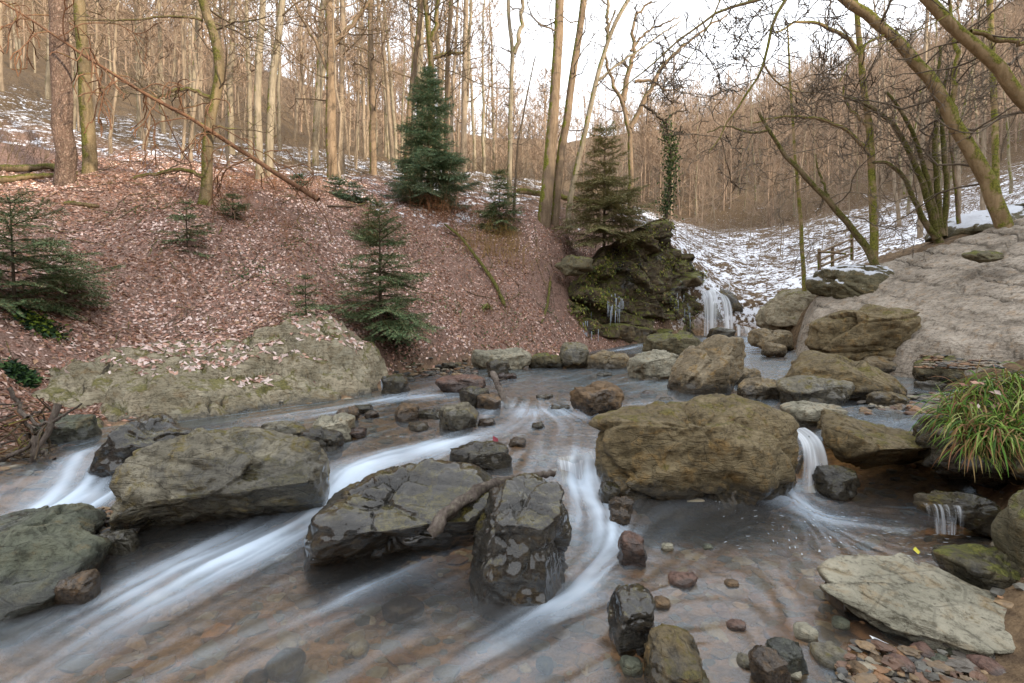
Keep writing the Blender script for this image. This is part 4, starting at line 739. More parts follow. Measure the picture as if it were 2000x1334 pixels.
stand('straight trunk with mossy spreading roots, behind the big leaning tree', 'tree', 13.6, [(1948, 395), (1944, 260), (1938, 130), (1932, -10)], 20, 15, 'mosstop', 'twigdark', 26, nlimb=10, start=.35, llen=(1, 2.4), flare=.9)
stand('short reddish stem between the stem clump and the leaning tree', 'sapling', 12.8, [(1880, 430), (1866, 360), (1855, 270), (1862, 180)], 13, 6, 'warm', 'twigdark', 27, ztop=7.5, nlimb=6, start=.4, llen=(.7, 1.6), flare=.2, name='sapling')
stand('grey trunk far back between the leaning trees', 'tree', 19, [(1798, 450), (1800, 300), (1806, 150), (1812, -10)], 13, 9, 'far', 'twig', 28, nlimb=10, start=.3, llen=(1, 2.6))
# snag with ivy
def ivy_on(acc, R, path, r, n, size, cols):
    q = smooth(path, 40)
    for _ in range(n):
        c = q[R.integers(0, 40)] + R.normal(size=3) * r; u = R.normal(size=3); u /= np.linalg.norm(u); w = np.cross(u, R.normal(size=3)); w /= np.linalg.norm(w) + 1e-9; s = size * R.uniform(.6, 1.3)
        acc.add([c - u * s, c + w * s * .7, c + u * s, c - w * s * .7], q=[[0, 1, 2, 3]], c=np.array(cols[R.integers(len(cols))]) * R.uniform(.7, 1.25))
IVY = [lin(54, 70, 40)[:3], lin(70, 84, 46)[:3], lin(44, 58, 36)[:3], lin(84, 92, 52)[:3]]
sn = stand('broken snag wrapped in dark ivy, one bent limb at its top', 'tree', 19.5, [(1300, 420), (1308, 360), (1312, 300), (1300, 232)], 9, 7, 'dark', 'twigdark', 30, ztop=4, nlimb=4, start=.5, llen=(.5, 1.2), name='ivy_snag', limbs=[(px(19.5, (1302, 240), (1280, 222), (1258, 206), (1250, 205)), .06, .04, 2), (px(19.5, (1302, 236), (1320, 218), (1340, 216)), .05, .025, 2), (px(19.5, (1310, 330), (1325, 280), (1332, 240)), .04, .02, 2)])
a = Acc(); Rv = np.random.default_rng(5); ivy_on(a, Rv, [np.array(p) - np.array(sn.location) for p in px(19.45, (1300, 420), (1308, 360), (1312, 300), (1302, 240))], .16, 1500, .05, IVY); ob('ivy', a.mesh('ivy', MNEEDLE), sn)
# the fallen pole
pole = px(12.0, (622, 390), (560, 352), (480, 300), (420, 262), (370, 228), (290, 188), (170, 112), (60, 38), (-20, -10))
dead = tree('fallen_tree', 'dead reddish pole leaning across the slope with curled bare branches', 'fallen tree', [(pole, .06, .02)], 'dead', 'dead', 31, nlimb=34, start=.14, llen=(.8, 2.0), kids=(3, 2, 0), maxlev=1, flare=0, segs=40, up=-.16, angle=(-.7, .5), droop=.25, minr=.013)
# ------------------------------------------------------------------ woods on the hillsides
def far_tree_meshes(seed, h, r, nl, kids, start, bark, twig, ll, sides=9, minr=.012, fork=False):
    R = np.random.default_rng(seed); at, ac = Acc(), Acc(); n = 16
    p = np.stack([np.cumsum(R.normal(size=n)) * .06, np.cumsum(R.normal(size=n)) * .06, np.linspace(-.3, h, n)], 1); rr = r * np.linspace(1, .12, n) ** .8
    tube(at, p, rr, sides, .06, seed, .35)
    for k in range(nl):
        t = start + (1 - start) * (k + R.random()) / nl; i = min(int(t * (n - 1)), n - 2); a = R.uniform(0, 6.283)
        branch(ac, R, p[i], (math.cos(a), math.sin(a), R.uniform(.25, 1.1)), ll * R.uniform(.6, 1.2) * (1.25 - .7 * t), max(rr[i] * .42, minr), 0, 2, kids, .12, .2, (5, 4, 3, 3), minr=minr)
    return at.mesh('trunk', BM[bark]), ac.mesh('crown', BM[twig])
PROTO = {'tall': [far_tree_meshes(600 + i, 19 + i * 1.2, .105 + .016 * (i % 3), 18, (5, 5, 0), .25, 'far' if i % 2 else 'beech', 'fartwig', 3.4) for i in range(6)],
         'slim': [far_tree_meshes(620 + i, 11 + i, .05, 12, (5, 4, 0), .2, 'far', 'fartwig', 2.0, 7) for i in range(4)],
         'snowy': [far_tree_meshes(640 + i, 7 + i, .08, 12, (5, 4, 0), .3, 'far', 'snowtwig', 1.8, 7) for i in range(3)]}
GR = {'left': ('tall', 'slender bare tree in the sun-warmed wood up the leafy slope', 'bare trees up the leafy slope'), 'ridge': ('tall', 'bare tree on the low ridge beyond the tall dark spruce', 'bare trees on the low ridge'),
      'far': ('tall', 'bare brown tree in the wood across the snowy valley', 'bare trees across the valley'), 'pole': ('slim', 'thin young tree standing in the snow of the valley floor', 'young trees in the snowy valley'), 'right': ('tall', 'bare tree on the snowy slope behind the mossy leaning trees', 'bare trees behind the leaning trees')}
taken = []
def where(key, sx, y):
    far = (' on the near slope', ' halfway up the slope', ' high on the hillside')[0 if y < 26 else 1 if y < 42 else 2]
    if key == 'left': return ('behind the massive scaly trunk' if sx < 230 else 'between the scaly trunk and crooked tree' if sx < 400 else 'behind the close pale pair' if sx < 570 else 'around the stout tan tree') + far
    if key == 'ridge': return ('on the ridge behind the tall dark spruce' if sx < 930 else 'on the ridge behind the leaning pair') + (', close to it' if y < 40 else ', farther off')
    if key == 'far': return ('across the valley beyond the cliff' if sx < 1420 else 'across the valley beyond the thin straight trunk' if sx < 1640 else 'across the valley beyond the stem clump') + (', low on the slope' if y < 64 else ', near the skyline')
    if key == 'pole': return 'standing in the snow ' + ('above the waterfall' if sx < 1520 else 'above the rail fence' if sx < 1640 else 'behind the straight brown trunk')
    return ('on the snowy slope behind the stem clump' if sx < 1880 else 'on the snowy slope behind the big leaning tree') + (', close up' if y < 30 else ', farther up')
def plant(n, key, box, mind, cond=None, kind=None, sc=(.8, 1.2), z0=None):
    kd, lab, grp = GR[key]; R = np.random.default_rng(abs(hash(key)) % 1000 if False else len(key) * 37 + n); c = 0; tries = 0
    while c < n and tries < n * 40:
        tries += 1; x, y = R.uniform(box[0], box[1]), R.uniform(box[2], box[3])
        if cond and not cond(x, y): continue
        if any((x - a) ** 2 + (y - b) ** 2 < mind * mind for a, b in taken): continue
        taken.append((x, y)); c += 1; kk = kind or kd; tm, cm = PROTO[kk][R.integers(len(PROTO[kk]))]; s = R.uniform(*sc)
        z_ = float(ground(x, y)); sx_ = 1000 + x / y * F; sc_ = {'tall': 'tall bare tree', 'slim': 'thin young bare tree', 'snowy': 'snow-dusted young tree'}[kk]
        o = thing('bare_tree', sc_ + ' ' + where(key, sx_, y), 'tree', (x, y, z_), grp); o.scale = (s, s, s); o.rotation_euler = (R.normal() * .05, R.normal() * .05, R.uniform(0, 6.28))
        for nm, me in (('trunk', tm), ('crown', cm)): ob(nm, me, o)
inview = lambda x, y: abs(x) < y * 1.08 + 2
plant(62, 'left', (-62, -1, 19, 64), 1.9, lambda x, y: inview(x, y) and x < -.16 * y)
plant(24, 'left', (-24, -3, 17, 30), 1.3, lambda x, y: inview(x, y) and x < -.3 * y, kind='slim')
plant(24, 'ridge', (-14, 2, 24, 60), 1.7, lambda x, y: -.3 * y < x < -.03 * y)
plant(10, 'ridge', (-2, 12, 26, 60), 2, lambda x, y: -.02 * y < x < .24 * y, kind='slim', sc=(.5, .8))
plant(108, 'far', (8, 75, 40, 86), 1.8, lambda x, y: inview(x, y) and x > .18 * y, sc=(.45, .68))
plant(24, 'pole', (7, 24, 23, 44), 1.6, lambda x, y: .36 * y < x < .72 * y, sc=(.3, .55))
plant(30, 'right', (14, 50, 19, 48), 1.9, lambda x, y: inview(x, y) and x > .68 * y, sc=(.45, .75))
# the farthest wood, beyond counting
ac = Acc(); Rw = np.random.default_rng(77)
lows = []
for i in range(5):
    b = Acc(); R = np.random.default_rng(700 + i); n = 5; h = 13 + i; p = np.stack([np.cumsum(R.normal(size=n)) * .2, np.cumsum(R.normal(size=n)) * .2, np.linspace(-.3, h, n)], 1); rr = .13 * np.linspace(1, .25, n); tube(b, p, rr, 4)
    for k in range(24):
        t = .15 + .85 * (k + R.random()) / 24; j = min(int(t * (n - 1)), n - 2); a = R.uniform(0, 6.28); o = p[j] + (p[j + 1] - p[j]) * R.random(); d = np.array([math.cos(a), math.sin(a), R.uniform(.3, 1.3)]); d /= np.linalg.norm(d); L = 3.4 * R.uniform(.6, 1.1) * (1.2 - .6 * t)
        q = np.array([o, o + d * L * .5 + R.normal(size=3) * .15, o + d * L + np.array([0, 0, .2 * L])]); tube(b, q, [.045, .03, .015], 3)
        for s in range(9):
            u = R.uniform(.15, 1); c = q[0] + (q[1] - q[0]) * min(u * 2, 1) + (q[2] - q[1]) * max(u * 2 - 1, 0); e = R.normal(size=3); e[2] = abs(e[2]); e = e / np.linalg.norm(e) + d * .4; w = np.cross(e, R.normal(size=3)); w *= .028 / np.linalg.norm(w); b.add([c - w, c + w, c + e * R.uniform(.7, 1.7)], t=[[0, 1, 2]])
    lows.append((np.concatenate(b.v), np.concatenate(b.q), np.concatenate(b.t)))
cnt = 0
while cnt < 980:
    x, y = Rw.uniform(-95, 120), Rw.uniform(41, 125)
    if not inview(x, y) or (x < -.05 * y and (y < 62 or Rw.random() < .65)) : continue
    if -.05 * y < x < .25 * y and Rw.random() < .5: continue
    v, q, tt = lows[Rw.integers(5)]; a = Rw.uniform(0, 6.28); s = Rw.uniform(.8, 1.25) if x < -.1 * y else Rw.uniform(.5, .8); ca, sa = math.cos(a) * s, math.sin(a) * s
    ac.add(np.stack([v[:, 0] * ca - v[:, 1] * sa + x, v[:, 0] * sa + v[:, 1] * ca + y, v[:, 2] * s + float(ground(x, y))], 1), q, tt); cnt += 1
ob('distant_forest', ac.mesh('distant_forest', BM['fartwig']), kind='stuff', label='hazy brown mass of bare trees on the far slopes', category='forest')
# ------------------------------------------------------------------ spruces
def needles(acc, R, a, b, ln, per, cols, width=.006):
    """flat sprays of needles on both sides of a shoot from a to b"""
    n = max(3, int(np.linalg.norm(b - a) / per)); t = np.linspace(.05, 1, n)[:, None]; d = (b - a) / (np.linalg.norm(b - a) + 1e-9)
    s = np.cross(d, [0, 0, 1.]); s /= np.linalg.norm(s) + 1e-9; u = np.cross(s, d)
    for sg in (1, -1):
        o = a + (b - a) * t; dr = d * R.uniform(.3, .8, (n, 1)) + s * sg + u * R.normal(size=(n, 1)) * .45; dr /= np.linalg.norm(dr, axis=1)[:, None]; L = ln * R.uniform(.7, 1.2, (n, 1)) * (1.15 - .5 * t)
        v = np.stack([o - d * width, o + d * width, o + dr * L], 1).reshape(-1, 3); c = 1.25 * np.array(cols)[R.integers(0, len(cols), n)] * R.uniform(.7, 1.35, (n, 1))
        acc.add(v, t=np.arange(n * 3).reshape(-1, 3), c=np.repeat(c, 3, 0))
SPR = {'dark': [lin(62, 84, 68)[:3], lin(82, 106, 84)[:3], lin(104, 124, 98)[:3], lin(110, 112, 84)[:3]], 'green': [lin(80, 98, 66)[:3], lin(100, 120, 84)[:3], lin(68, 86, 60)[:3], lin(122, 118, 84)[:3]], 'olive': [lin(112, 108, 72)[:3], lin(128, 124, 82)[:3], lin(90, 98, 66)[:3], lin(132, 116, 86)[:3]]}
def spruce(label, bpx, top, hw, pal, seed, whorls=13, per=6, d=None, cat='spruce', group=None, nl=.03, npitch=.012, droop=.12, skew=0., free=False):
    R = np.random.default_rng(seed); h = hit(*bpx) if d is None else PD(*bpx, d); dd = h[1]; h[2] = h[2] - .1 if free else float(ground(h[0], h[1])) - .04
    H = (bpx[1] - top) / F * dd; W = hw / F * dd
    nw = .0075 * (1 + .06 * max(dd - 7, 0)); npitch = .017 * (1 + .05 * max(dd - 7, 0)); nl = .042 + .002 * max(dd - 7, 0)
    root = thing('spruce_tree', label, cat, h, group); at, an, aw = Acc(), Acc(), Acc()
    p = smooth(np.array([[0, 0, -.1], [skew * .3, 0, H * .5], [skew, 0, H]]), 14); tube(at, p, np.linspace(max(.012 * H + .008, .012), .003, 14), 7); ob('trunk', at.mesh('trunk', BM['dark']), root)
    for k in range(whorls):
        t = .06 + .92 * (k + R.uniform(-.25, .25)) / whorls; t = min(max(t, .04), .985); i = t * 13; c = p[int(i)] + (p[min(int(i) + 1, 13)] - p[int(i)]) * (i - int(i)); ph = R.uniform(0, 6.28)
        for j in range(per + R.integers(-2, 3)):
            az = ph + 6.283 * (j + R.uniform(-.3, .3)) / per; L = W * ((1 - t) ** .75 * R.uniform(.3, 1.25) + .05) * (.75 if t < .12 else 1); q = [c]; e = np.array([math.cos(az), math.sin(az), R.uniform(-.05, .45) + .6 * t ** 3]); n = 6
            for s in range(n): e = e / np.linalg.norm(e); q.append(q[-1] + e * L / n); e = e + np.array([0, 0, -droop * 1.3 + .075 * s]) + R.normal(size=3) * .06
            q = np.array(q); tube(aw, q, np.linspace(.006 + .004 * L, .002, n + 1), 3)
            nt = max(5, int(L / .034))
            for s in range(nt):
                u = .15 + .85 * (s + R.random()) / nt; x = u * n; i2 = min(int(x), n - 1); o = q[i2] + (q[i2 + 1] - q[i2]) * (x - i2); td = q[i2 + 1] - q[i2]; td /= np.linalg.norm(td)
                sd = np.cross(td, [0, 0, 1.]); sd /= np.linalg.norm(sd) + 1e-9; sd *= 1 if s % 2 else -1
                l = (.09 + .45 * L * (1 - u) ** .7) * R.uniform(.6, 1.1); b = o + (td * .75 + sd * .8 + np.array([0, 0, R.uniform(-.45, .12)])) * l
                needles(an, R, o, b, nl, npitch, SPR[pal], nw)
            needles(an, R, q[1], q[-1], nl, npitch, SPR[pal], nw)
    ob('branches', aw.mesh('branches', BM['dark']), root); ob('needles', an.mesh('needles', MNEEDLE, smooth=False), root)
    return root
spruce('tall dense dark-green spruce at the top of the leafy slope', (838, 415), 138, 96, 'dark', 1, whorls=26, per=9, nl=.05, npitch=.015)
spruce('open-branched spruce standing low on the slope above the stream', (744, 665), 392, 128, 'green', 2, whorls=17, per=6, nl=.03)
spruce('small bushy spruce between the tall dark one and the leaning pair', (975, 452), 328, 56, 'green', 3, whorls=12, per=7, nl=.04)
spruce('olive spruce with thin branches on top of the cliff', (1180, 470), 238, 112, 'olive', 4, whorls=18, per=6, d=16.2, free=True)
spruce('seedling spruce alone in the leaves below the crooked mossy tree', (366, 490), 388, 60, 'green', 5, whorls=9, per=5)
spruce('young spruce rooted on top of the pale outcrop', (598, 636), 520, 60, 'green', 6, whorls=9, per=5, d=8.9)
spruce('tiny spruce beneath the foot of the dead pole', (656, 384), 342, 42, 'dark', 7, whorls=7, per=6)
spruce('little spruce near the mossy foot of the crooked tree', (455, 432), 374, 42, 'green', 8, whorls=7, per=5)
spruce('tiny dark spruce beside the snow patch behind the dead pole', (585, 375), 338, 34, 'dark', 9, whorls=7, per=5)
spruce('wide low spruce spreading beside the twig pile', (30, 620), 395, 190, 'green', 10, whorls=10, per=6, d=7.2, nl=.028)
spruce('young fir between the wide low spruce and the dark leaf clump', (128, 590), 490, 90, 'green', 11, whorls=7, per=6, nl=.028)
spruce('small spruce with its tip against the open-branched one', (720, 470), 400, 45, 'olive', 12, whorls=8, per=5)
spruce('small spruce behind the stout tan tree', (690, 395), 352, 40, 'dark', 13, whorls=8, per=5)
# ------------------------------------------------------------------ fallen leaves
LC = 1.2 * np.array([.97, 1.0, 1.03]) * np.array([lin(184, 156, 144), lin(156, 122, 108), lin(126, 94, 80), lin(204, 184, 174), lin(142, 106, 90), lin(190, 168, 158), lin(100, 76, 64), lin(170, 134, 116), lin(150, 122, 98)])[:, :3]
def leafmesh(name, pts, nrm, R, size, cols, drift=False, **props):
    n = len(pts); u = R.normal(size=(n, 3)); nn = nrm + R.normal(size=(n, 3)) * .34; nn /= np.linalg.norm(nn, axis=1)[:, None]
    u -= nn * (u * nn).sum(1)[:, None]; u /= np.linalg.norm(u, axis=1)[:, None]; w = np.cross(nn, u); s = size * R.uniform(.6, 1.35, (n, 1)); k = R.uniform(-.1, .35, (n, 1))
    base = pts + nn * .004; v = np.stack([base - u * s, base + w * s * .55 + nn * s * k, base + u * s, base - w * s * .55 + nn * s * k], 1).reshape(-1, 3)
    i = np.arange(n)[:, None] * 4; t = np.concatenate([i + np.array([[0, 2, 1]]), i + np.array([[0, 3, 2]])])
    c = cols[R.integers(0, len(cols), n)] * R.uniform(.75, 1.2, (n, 1)); 
    if drift: g_ = fbm2(pts[:, 0], pts[:, 1], .55, 81, 4); k_ = sstep(-.4, .5, g_)[:, None]; c = c * (.68 + .5 * k_) * (np.array([1.05, .92, .82]) * (1 - k_) + k_)
    a = Acc(); a.add(v, t=t, c=np.repeat(c, 4, 0)); return a.mesh(name, MLEAF, smooth=False)
def gnorm(x, y, e=.1):
    n = np.stack([-(ground(x + e, y) - ground(x - e, y)) / (2 * e), -(ground(x, y + e) - ground(x, y - e)) / (2 * e), np.ones(len(x))], 1); return n / np.linalg.norm(n, axis=1)[:, None]
R = np.random.default_rng(31); n = 420000; x = R.uniform(-14, 6, n); y = 4.5 + 14.5 * R.random(n) ** 1.15
den = sstep(.0, -.35, sdist(x, y)) * (.45 + .55 * np.clip(8.5 / y, 0, 1)) * sstep(-.75, .1, fbm2(x, y, .8, 55, 3) + .35) * (x < y * .55) * (abs(x) < y * 1.1 + 1.2)
k = R.random(n) < den * .55 * (.6 + .4 * sstep(-.2, .4, fbm2(x, y, 3.1, 57, 2))); x, y = x[k], y[k]
pts = np.stack([x, y, ground(x, y)], 1); nr = gnorm(x, y)
ob('fallen_leaves', leafmesh('fallen_leaves', pts, nr, R, .040, LC, drift=True), kind='stuff', label='frosted pinkish-brown beech leaves covering the bank', category='leaves')
# leaves lying on the outcrop's ledges
v, f = ROCKS['long pale mossy outcrop at the foot of the leafy bank']
fc = v[f].mean(1); e1 = v[f[:, 1]] - v[f[:, 0]]; e2 = v[f[:, 3]] - v[f[:, 0]]; fn = np.cross(e1, e2); fn /= np.linalg.norm(fn, axis=1)[:, None] + 1e-9
wgt = sstep(.55, .9, fn[:, 2]) * sstep(.5, .9, fc[:, 2] + .12 * (fc[:, 1] - 7.5) + fbm(fc * 1.3, 60, 3) * .35); pick = R.random(len(fc)) < wgt * .4
ob('fallen_leaves', leafmesh('fallen_leaves', fc[pick], fn[pick], R, .05, LC[[0, 3, 5, 1, 7]]), kind='stuff', label='pale leaves caught on the ledges of the outcrop', category='leaves')
for i, (qx, qy, d, s, c) in enumerate([(968, 860, 4.95, .05, (150, 74, 82)), (1340, 1272, 2.2, .03, (160, 62, 50)), (870, 930, 3.75, .05, (168, 84, 52)), (1462, 722, 8.9, .09, (160, 84, 66)), (1790, 1076, 2.9, .035, (168, 160, 60))]):
    a = leafmesh('leaf', np.zeros((1, 3)), np.array([[0, -.5, .85]]), R, s, np.array([lin(*c)[:3]]))
    ob('fallen_leaf', a, loc=PD(qx, qy, d), label=['crimson leaf on the flat dark midstream slab', 'red leaf on the mossy rock in the shallows', 'orange leaf on the long dark wet boulder', 'rust-red leaf behind the tall tilted boulder', 'yellow leaf adrift by the pale slab'][i], category='leaf')
# ------------------------------------------------------------------ pebbles
m = NT('pebble'); v = m.tc.outputs['Object']; c = m.mix(m.ramp(m.noise(v, 22, 5, .7), .4, .7, 0, .6), m.attr('col').outputs['Color'], (.05, .042, .034, 1)); MPEB = m.done(c, .42, m.bump(m.noise(v, 60, 4), .4, .01), .5)
PC = np.array([lin(124, 106, 84), lin(146, 122, 92), lin(104, 98, 90), lin(138, 104, 74), lin(84, 84, 82), lin(150, 140, 120), lin(118, 92, 76), lin(108, 106, 98)])[:, :3]
def pebbles(name, P, S, R, k, tone=1., **props):
    v0, f0 = ico(k); a = Acc(); n = len(P); nv = len(v0)
    ax = R.uniform(.55, 1.25, (n, 1, 3)) * np.array([1.25, 1, .42]); an = R.uniform(0, 6.28, n); v = v0[None] * ax * S[:, None, None] * (1 + .3 * R.uniform(-1, 1, size=(n, nv, 1)))
    x = v[..., 0] * np.cos(an)[:, None] - v[..., 1] * np.sin(an)[:, None]; y = v[..., 0] * np.sin(an)[:, None] + v[..., 1] * np.cos(an)[:, None]
    v = np.stack([x, y, v[..., 2]], 2) + P[:, None]; f = (f0[None] + (np.arange(n) * nv)[:, None, None]).reshape(-1, 3)
    c = tone * PC[R.integers(0, len(PC), n)] * R.uniform(.7, 1.25, (n, 1)); a.add(v.reshape(-1, 3), t=f, c=np.repeat(c, nv, 0)); return ob(name, a.mesh(name, MPEB, smooth=False), **props)
R = np.random.default_rng(41); x = R.uniform(-5.5, 9, 30000); y = 1.0 + 12 * R.random(30000) ** 1.6; sd = sdist(x, y); k = (sd > -.18) & (abs(x) < y * 1.1 + .5) & (R.random(30000) < .55); x, y = x[k], y[k]
S_ = .016 + .075 * R.random(len(x)) ** 2.6; pebbles('streambed_pebbles', np.stack([x, y, ground(x, y)], 1), S_, R, 1, kind='stuff', label='rounded brown and grey pebbles covering the stream bed', category='pebbles')
def gravel(label, bx, n, smin, smax, zoff, R):
    pp = []
    while len(pp) < n:
        a, b = R.uniform(bx[0], bx[1]), R.uniform(bx[2], bx[3]); pp.append(PZ(a, b, bx[4] + zoff * R.random()))
    return pebbles('gravel', np.array(pp), R.uniform(smin, smax, n), R, 2, tone=.72, kind='stuff', label=label, category='gravel')
gravel('dark flat gravel heaped against the slab-sided boulder', (185, 265, 985, 1062, .0), 170, .015, .04, .05, R)
gravel('tan gravel bar in the side pool behind the long low boulder', (1680, 1850, 768, 812, .44), 130, .03, .08, .06, R)
gravel('small stones along the foot of the leafy slope', (745, 930, 712, 732, .38), 150, .03, .08, .08, R)
gravel('wet gravel at the corner of the pale slab', (1640, 2010, 1255, 1345, .0), 220, .012, .035, .03, R)
gravel('loose tan stones at the foot of the bedrock slab', (1800, 1960, 690, 720, .75), 200, .02, .07, .15, R)
R = np.random.default_rng(43)
cob = [(1300, 1190, 40), (1450, 1235, 36), (1390, 1075, 22), (1310, 1075, 26), (1640, 1295, 70), (1740, 1310, 34), (1790, 1320, 52), (1870, 1315, 46), (1930, 1300, 60), (1850, 1255, 54), (1700, 1330, 40), (1960, 1330, 70), (1890, 1285, 40), (1560, 1330, 40), (1470, 1310, 34), (1440, 1150, 30), (1340, 1145, 60), (1240, 1320, 44), (1590, 1250, 46), (1980, 1250, 52), (1755, 1285, 30), (1830, 1290, 44), (1660, 1230, 34), (1110, 1130, 60), (545, 1270, 80), (780, 1165, 90), (480, 1300, 50), (1065, 1270, 40), (690, 1240, 46)]
for i, (qx, qy, wp) in enumerate(cob):
    h = wp * R.uniform(.32, .5); sub_ = qx < 1200
    make_rock(blob(qx - wp / 2, qx + wp / 2, qy - h / 2, qy + h / 2, 900 + i), ['orange', 'red', 'green', 'pale', 'grey'][i % 5], ('submerged ' + ['tawny', 'pinkish', 'greenish', 'pale', 'grey'][i % 5] + ' cobble under the flowing shallows') if sub_ else (['tawny', 'pinkish', 'greenish', 'pale', 'grey'][i % 5] + (' wet cobble beside the pale slab' if qx > 1580 else ' wet cobble around the dark standing stone')), z=-.06 if sub_ else -.03, depth=wp / F * 2.4, sub=3, seed=950 + i, facets=4, rough=.06, plates=.4, box=.95, sink=.02, name='cobble', cat='cobble', group='submerged cobbles' if sub_ else 'cobbles in the shallows', wl=-.15).location.z -= (.11 if sub_ else .0)
# ------------------------------------------------------------------ falling water
m = NT('falling_water'); al = m.attr('a').outputs['Fac']
d1 = m.n.new('ShaderNodeBsdfDiffuse'); d1.inputs[0].default_value = lin(236, 242, 248); t1 = m.n.new('ShaderNodeBsdfTransparent'); t2 = m.n.new('ShaderNodeBsdfTranslucent'); t2.inputs[0].default_value = lin(236, 242, 248)
g1 = m.n.new('ShaderNodeBsdfGlossy'); g1.inputs['Roughness'].default_value = .3
s1 = m.n.new('ShaderNodeMixShader'); s1.inputs[0].default_value = .35; m.l.new(d1.outputs[0], s1.inputs[1]); m.l.new(t2.outputs[0], s1.inputs[2])
s3 = m.n.new('ShaderNodeMixShader'); s3.inputs[0].default_value = .12; m.l.new(s1.outputs[0], s3.inputs[1]); m.l.new(g1.outputs[0], s3.inputs[2])
s2 = m.n.new('ShaderNodeMixShader'); m.l.new(al, s2.inputs[0]); m.l.new(t1.outputs[0], s2.inputs[1]); m.l.new(s3.outputs[0], s2.inputs[2]); m.l.new(s2.outputs[0], m.out.inputs[0]); MFALL = m.m
def curtain(top, bot, seed, strand=14, fill=.5, bow=.08, n=(70, 44), gap=None, lip=.1, soft=.12):
    nu, nv = n; A, B_ = resamp(np.array(top), nu), resamp(np.array(bot), nu); u = np.linspace(0, 1, nu); R = np.random.default_rng(seed)
    w = np.linspace(0, 1, nv); wv = w ** 1.25
    P = A[None] + (B_ - A)[None] * wv[:, None, None]; out = np.array([0, -1, 0.]); hgt = np.linalg.norm(A - B_, axis=1).mean()
    P = P + out * (bow * np.sin(np.clip(w * 1.6, 0, 1) * math.pi / 2))[:, None, None] + np.array([0, lip, .0]) * np.exp(-w * 9)[:, None, None]
    nn = noise(np.stack([np.tile(u * strand, nv), np.repeat(w * 1.1, nu), np.full(nu * nv, seed + .5)], 1), seed) * .6 + noise(np.stack([np.tile(u * strand * 3, nv), np.repeat(w * .9, nu), np.full(nu * nv, seed + .5)], 1), seed + 1) * .4
    nn = nn.reshape(nv, nu); P = P + out * nn[..., None] * .04 * hgt
    al = np.clip(fill + nn * .75, 0, .96) * sstep(0, soft, u)[None] * sstep(1, 1 - soft, u)[None]
    if gap: al = al * (1 - .85 * np.exp(-((u - gap[0]) / gap[1]) ** 2)[None] * sstep(0, .3, w)[:, None])
    a = Acc(); a.add(P.reshape(-1, 3), gridfaces(nu, nv)); return ob('waterfall', a.mesh('waterfall', MFALL, attrs={'a': al}), kind='structure')
make_rock([(1352, 668), (1360, 585), (1392, 562), (1425, 578), (1436, 612), (1470, 612), (1500, 620), (1506, 665)], 'dark', 'black wet rock step that the waterfall pours over', d=19.3, depth=1.7, sub=5, seed=170, facets=6, rough=.04, strata=.02, name='rock_step', cat='rock step', plates=1.)
curtain([PD(1368, 566, 18.5), PD(1395, 560, 18.4), PD(1424, 575, 18.3)], [PD(1366, 655, 17.7), PD(1398, 656, 17.6), PD(1428, 656, 17.6)], 3, 14, .45, .3, gap=(.6, .09), lip=.5, soft=.1)
curtain([PD(1412, 545, 19.9), PD(1428, 552, 19.8)], [PD(1372, 566, 18.95), PD(1424, 575, 18.75)], 4, 5, .5, .05)
curtain([PD(1492, 618, 18.2), PD(1506, 622, 18.0)], [PD(1462, 655, 17.7), PD(1500, 656, 17.6)], 5, 4, .6, .1)
curtain([PD(1435, 632, 18.2), PD(1470, 640, 18.1)], [PD(1435, 656, 17.9), PD(1470, 657, 17.8)], 6, 7, .25, .1)
curtain([PZ(1563, 850, .45), PZ(1604, 846, .45)], [PZ(1556, 958, 0), PZ(1620, 958, 0)], 7, 6, .38, .06, lip=.25)
curtain([PZ(1086, 901, .19), PZ(1125, 896, .19), PZ(1166, 886, .2)], [PZ(1092, 945, .0), PZ(1128, 942, .0), PZ(1172, 932, .0)], 8, 16, .42, .03, lip=.12)
curtain([PD(1805, 985, 3.42), PD(1885, 990, 3.38)], [PD(1812, 1040, 3.40), PD(1880, 1045, 3.35)], 9, 17, .2, .01, lip=.02)
curtain([PZ(1148, 700, .52), PZ(1165, 692, .56)], [PZ(1140, 718, .39), PZ(1165, 718, .39)], 10, 5, .45, .05)
# white foam lodged at the rocks' feet and drifting flecks
MFOAM = NT('foam_patch').done(lin(226, 228, 230), .7)
MFLECK = NT('foam_fleck').done(lin(170, 174, 176), .6)
def foampatch(label, pts, th=.02):
    P = np.array([PZ(a, b, z) for a, b, z in pts]); c = P.mean(0); n = len(P); R = np.random.default_rng(n)
    rows = [P + np.array([0, 0, .004]), c + (P - c) * .75 + np.array([0, 0, th]), c + (P - c) * .3 + np.array([0, 0, th * 1.3])]; v = np.concatenate(rows + [[c + np.array([0, 0, th * 1.3])]]) - c; q = []; t = []
    for r in range(2):
        for k in range(n): q.append((r * n + k, r * n + (k + 1) % n, (r + 1) * n + (k + 1) % n, (r + 1) * n + k))
    for k in range(n): t.append((2 * n + k, 2 * n + (k + 1) % n, 3 * n))
    a = Acc(); a.add(v, q, t); return ob('foam_patch', a.mesh('foam_patch', MFOAM), loc=c, label=label, category='foam')
foampatch('thin white foam line along the foot of the huge mossy boulder', [(1340, 974, .005), (1372, 970, .005), (1402, 970, .005), (1400, 976, .005), (1370, 981, .005), (1342, 981, .005)], .01)
foampatch('white foam ribbon along the lower edge of the pale slab', [(1698, 1242, .005), (1722, 1256, .005), (1762, 1274, .005), (1808, 1283, .005), (1806, 1290, .005), (1758, 1283, .005), (1716, 1264, .005)], .008)
foampatch('foam bits between the pale slab and the mossy rock', [(1925, 1150, .005), (1950, 1134, .005), (1975, 1140, .005), (1968, 1156, .005), (1940, 1160, .005)], .01)
R = np.random.default_rng(47); a = Acc()
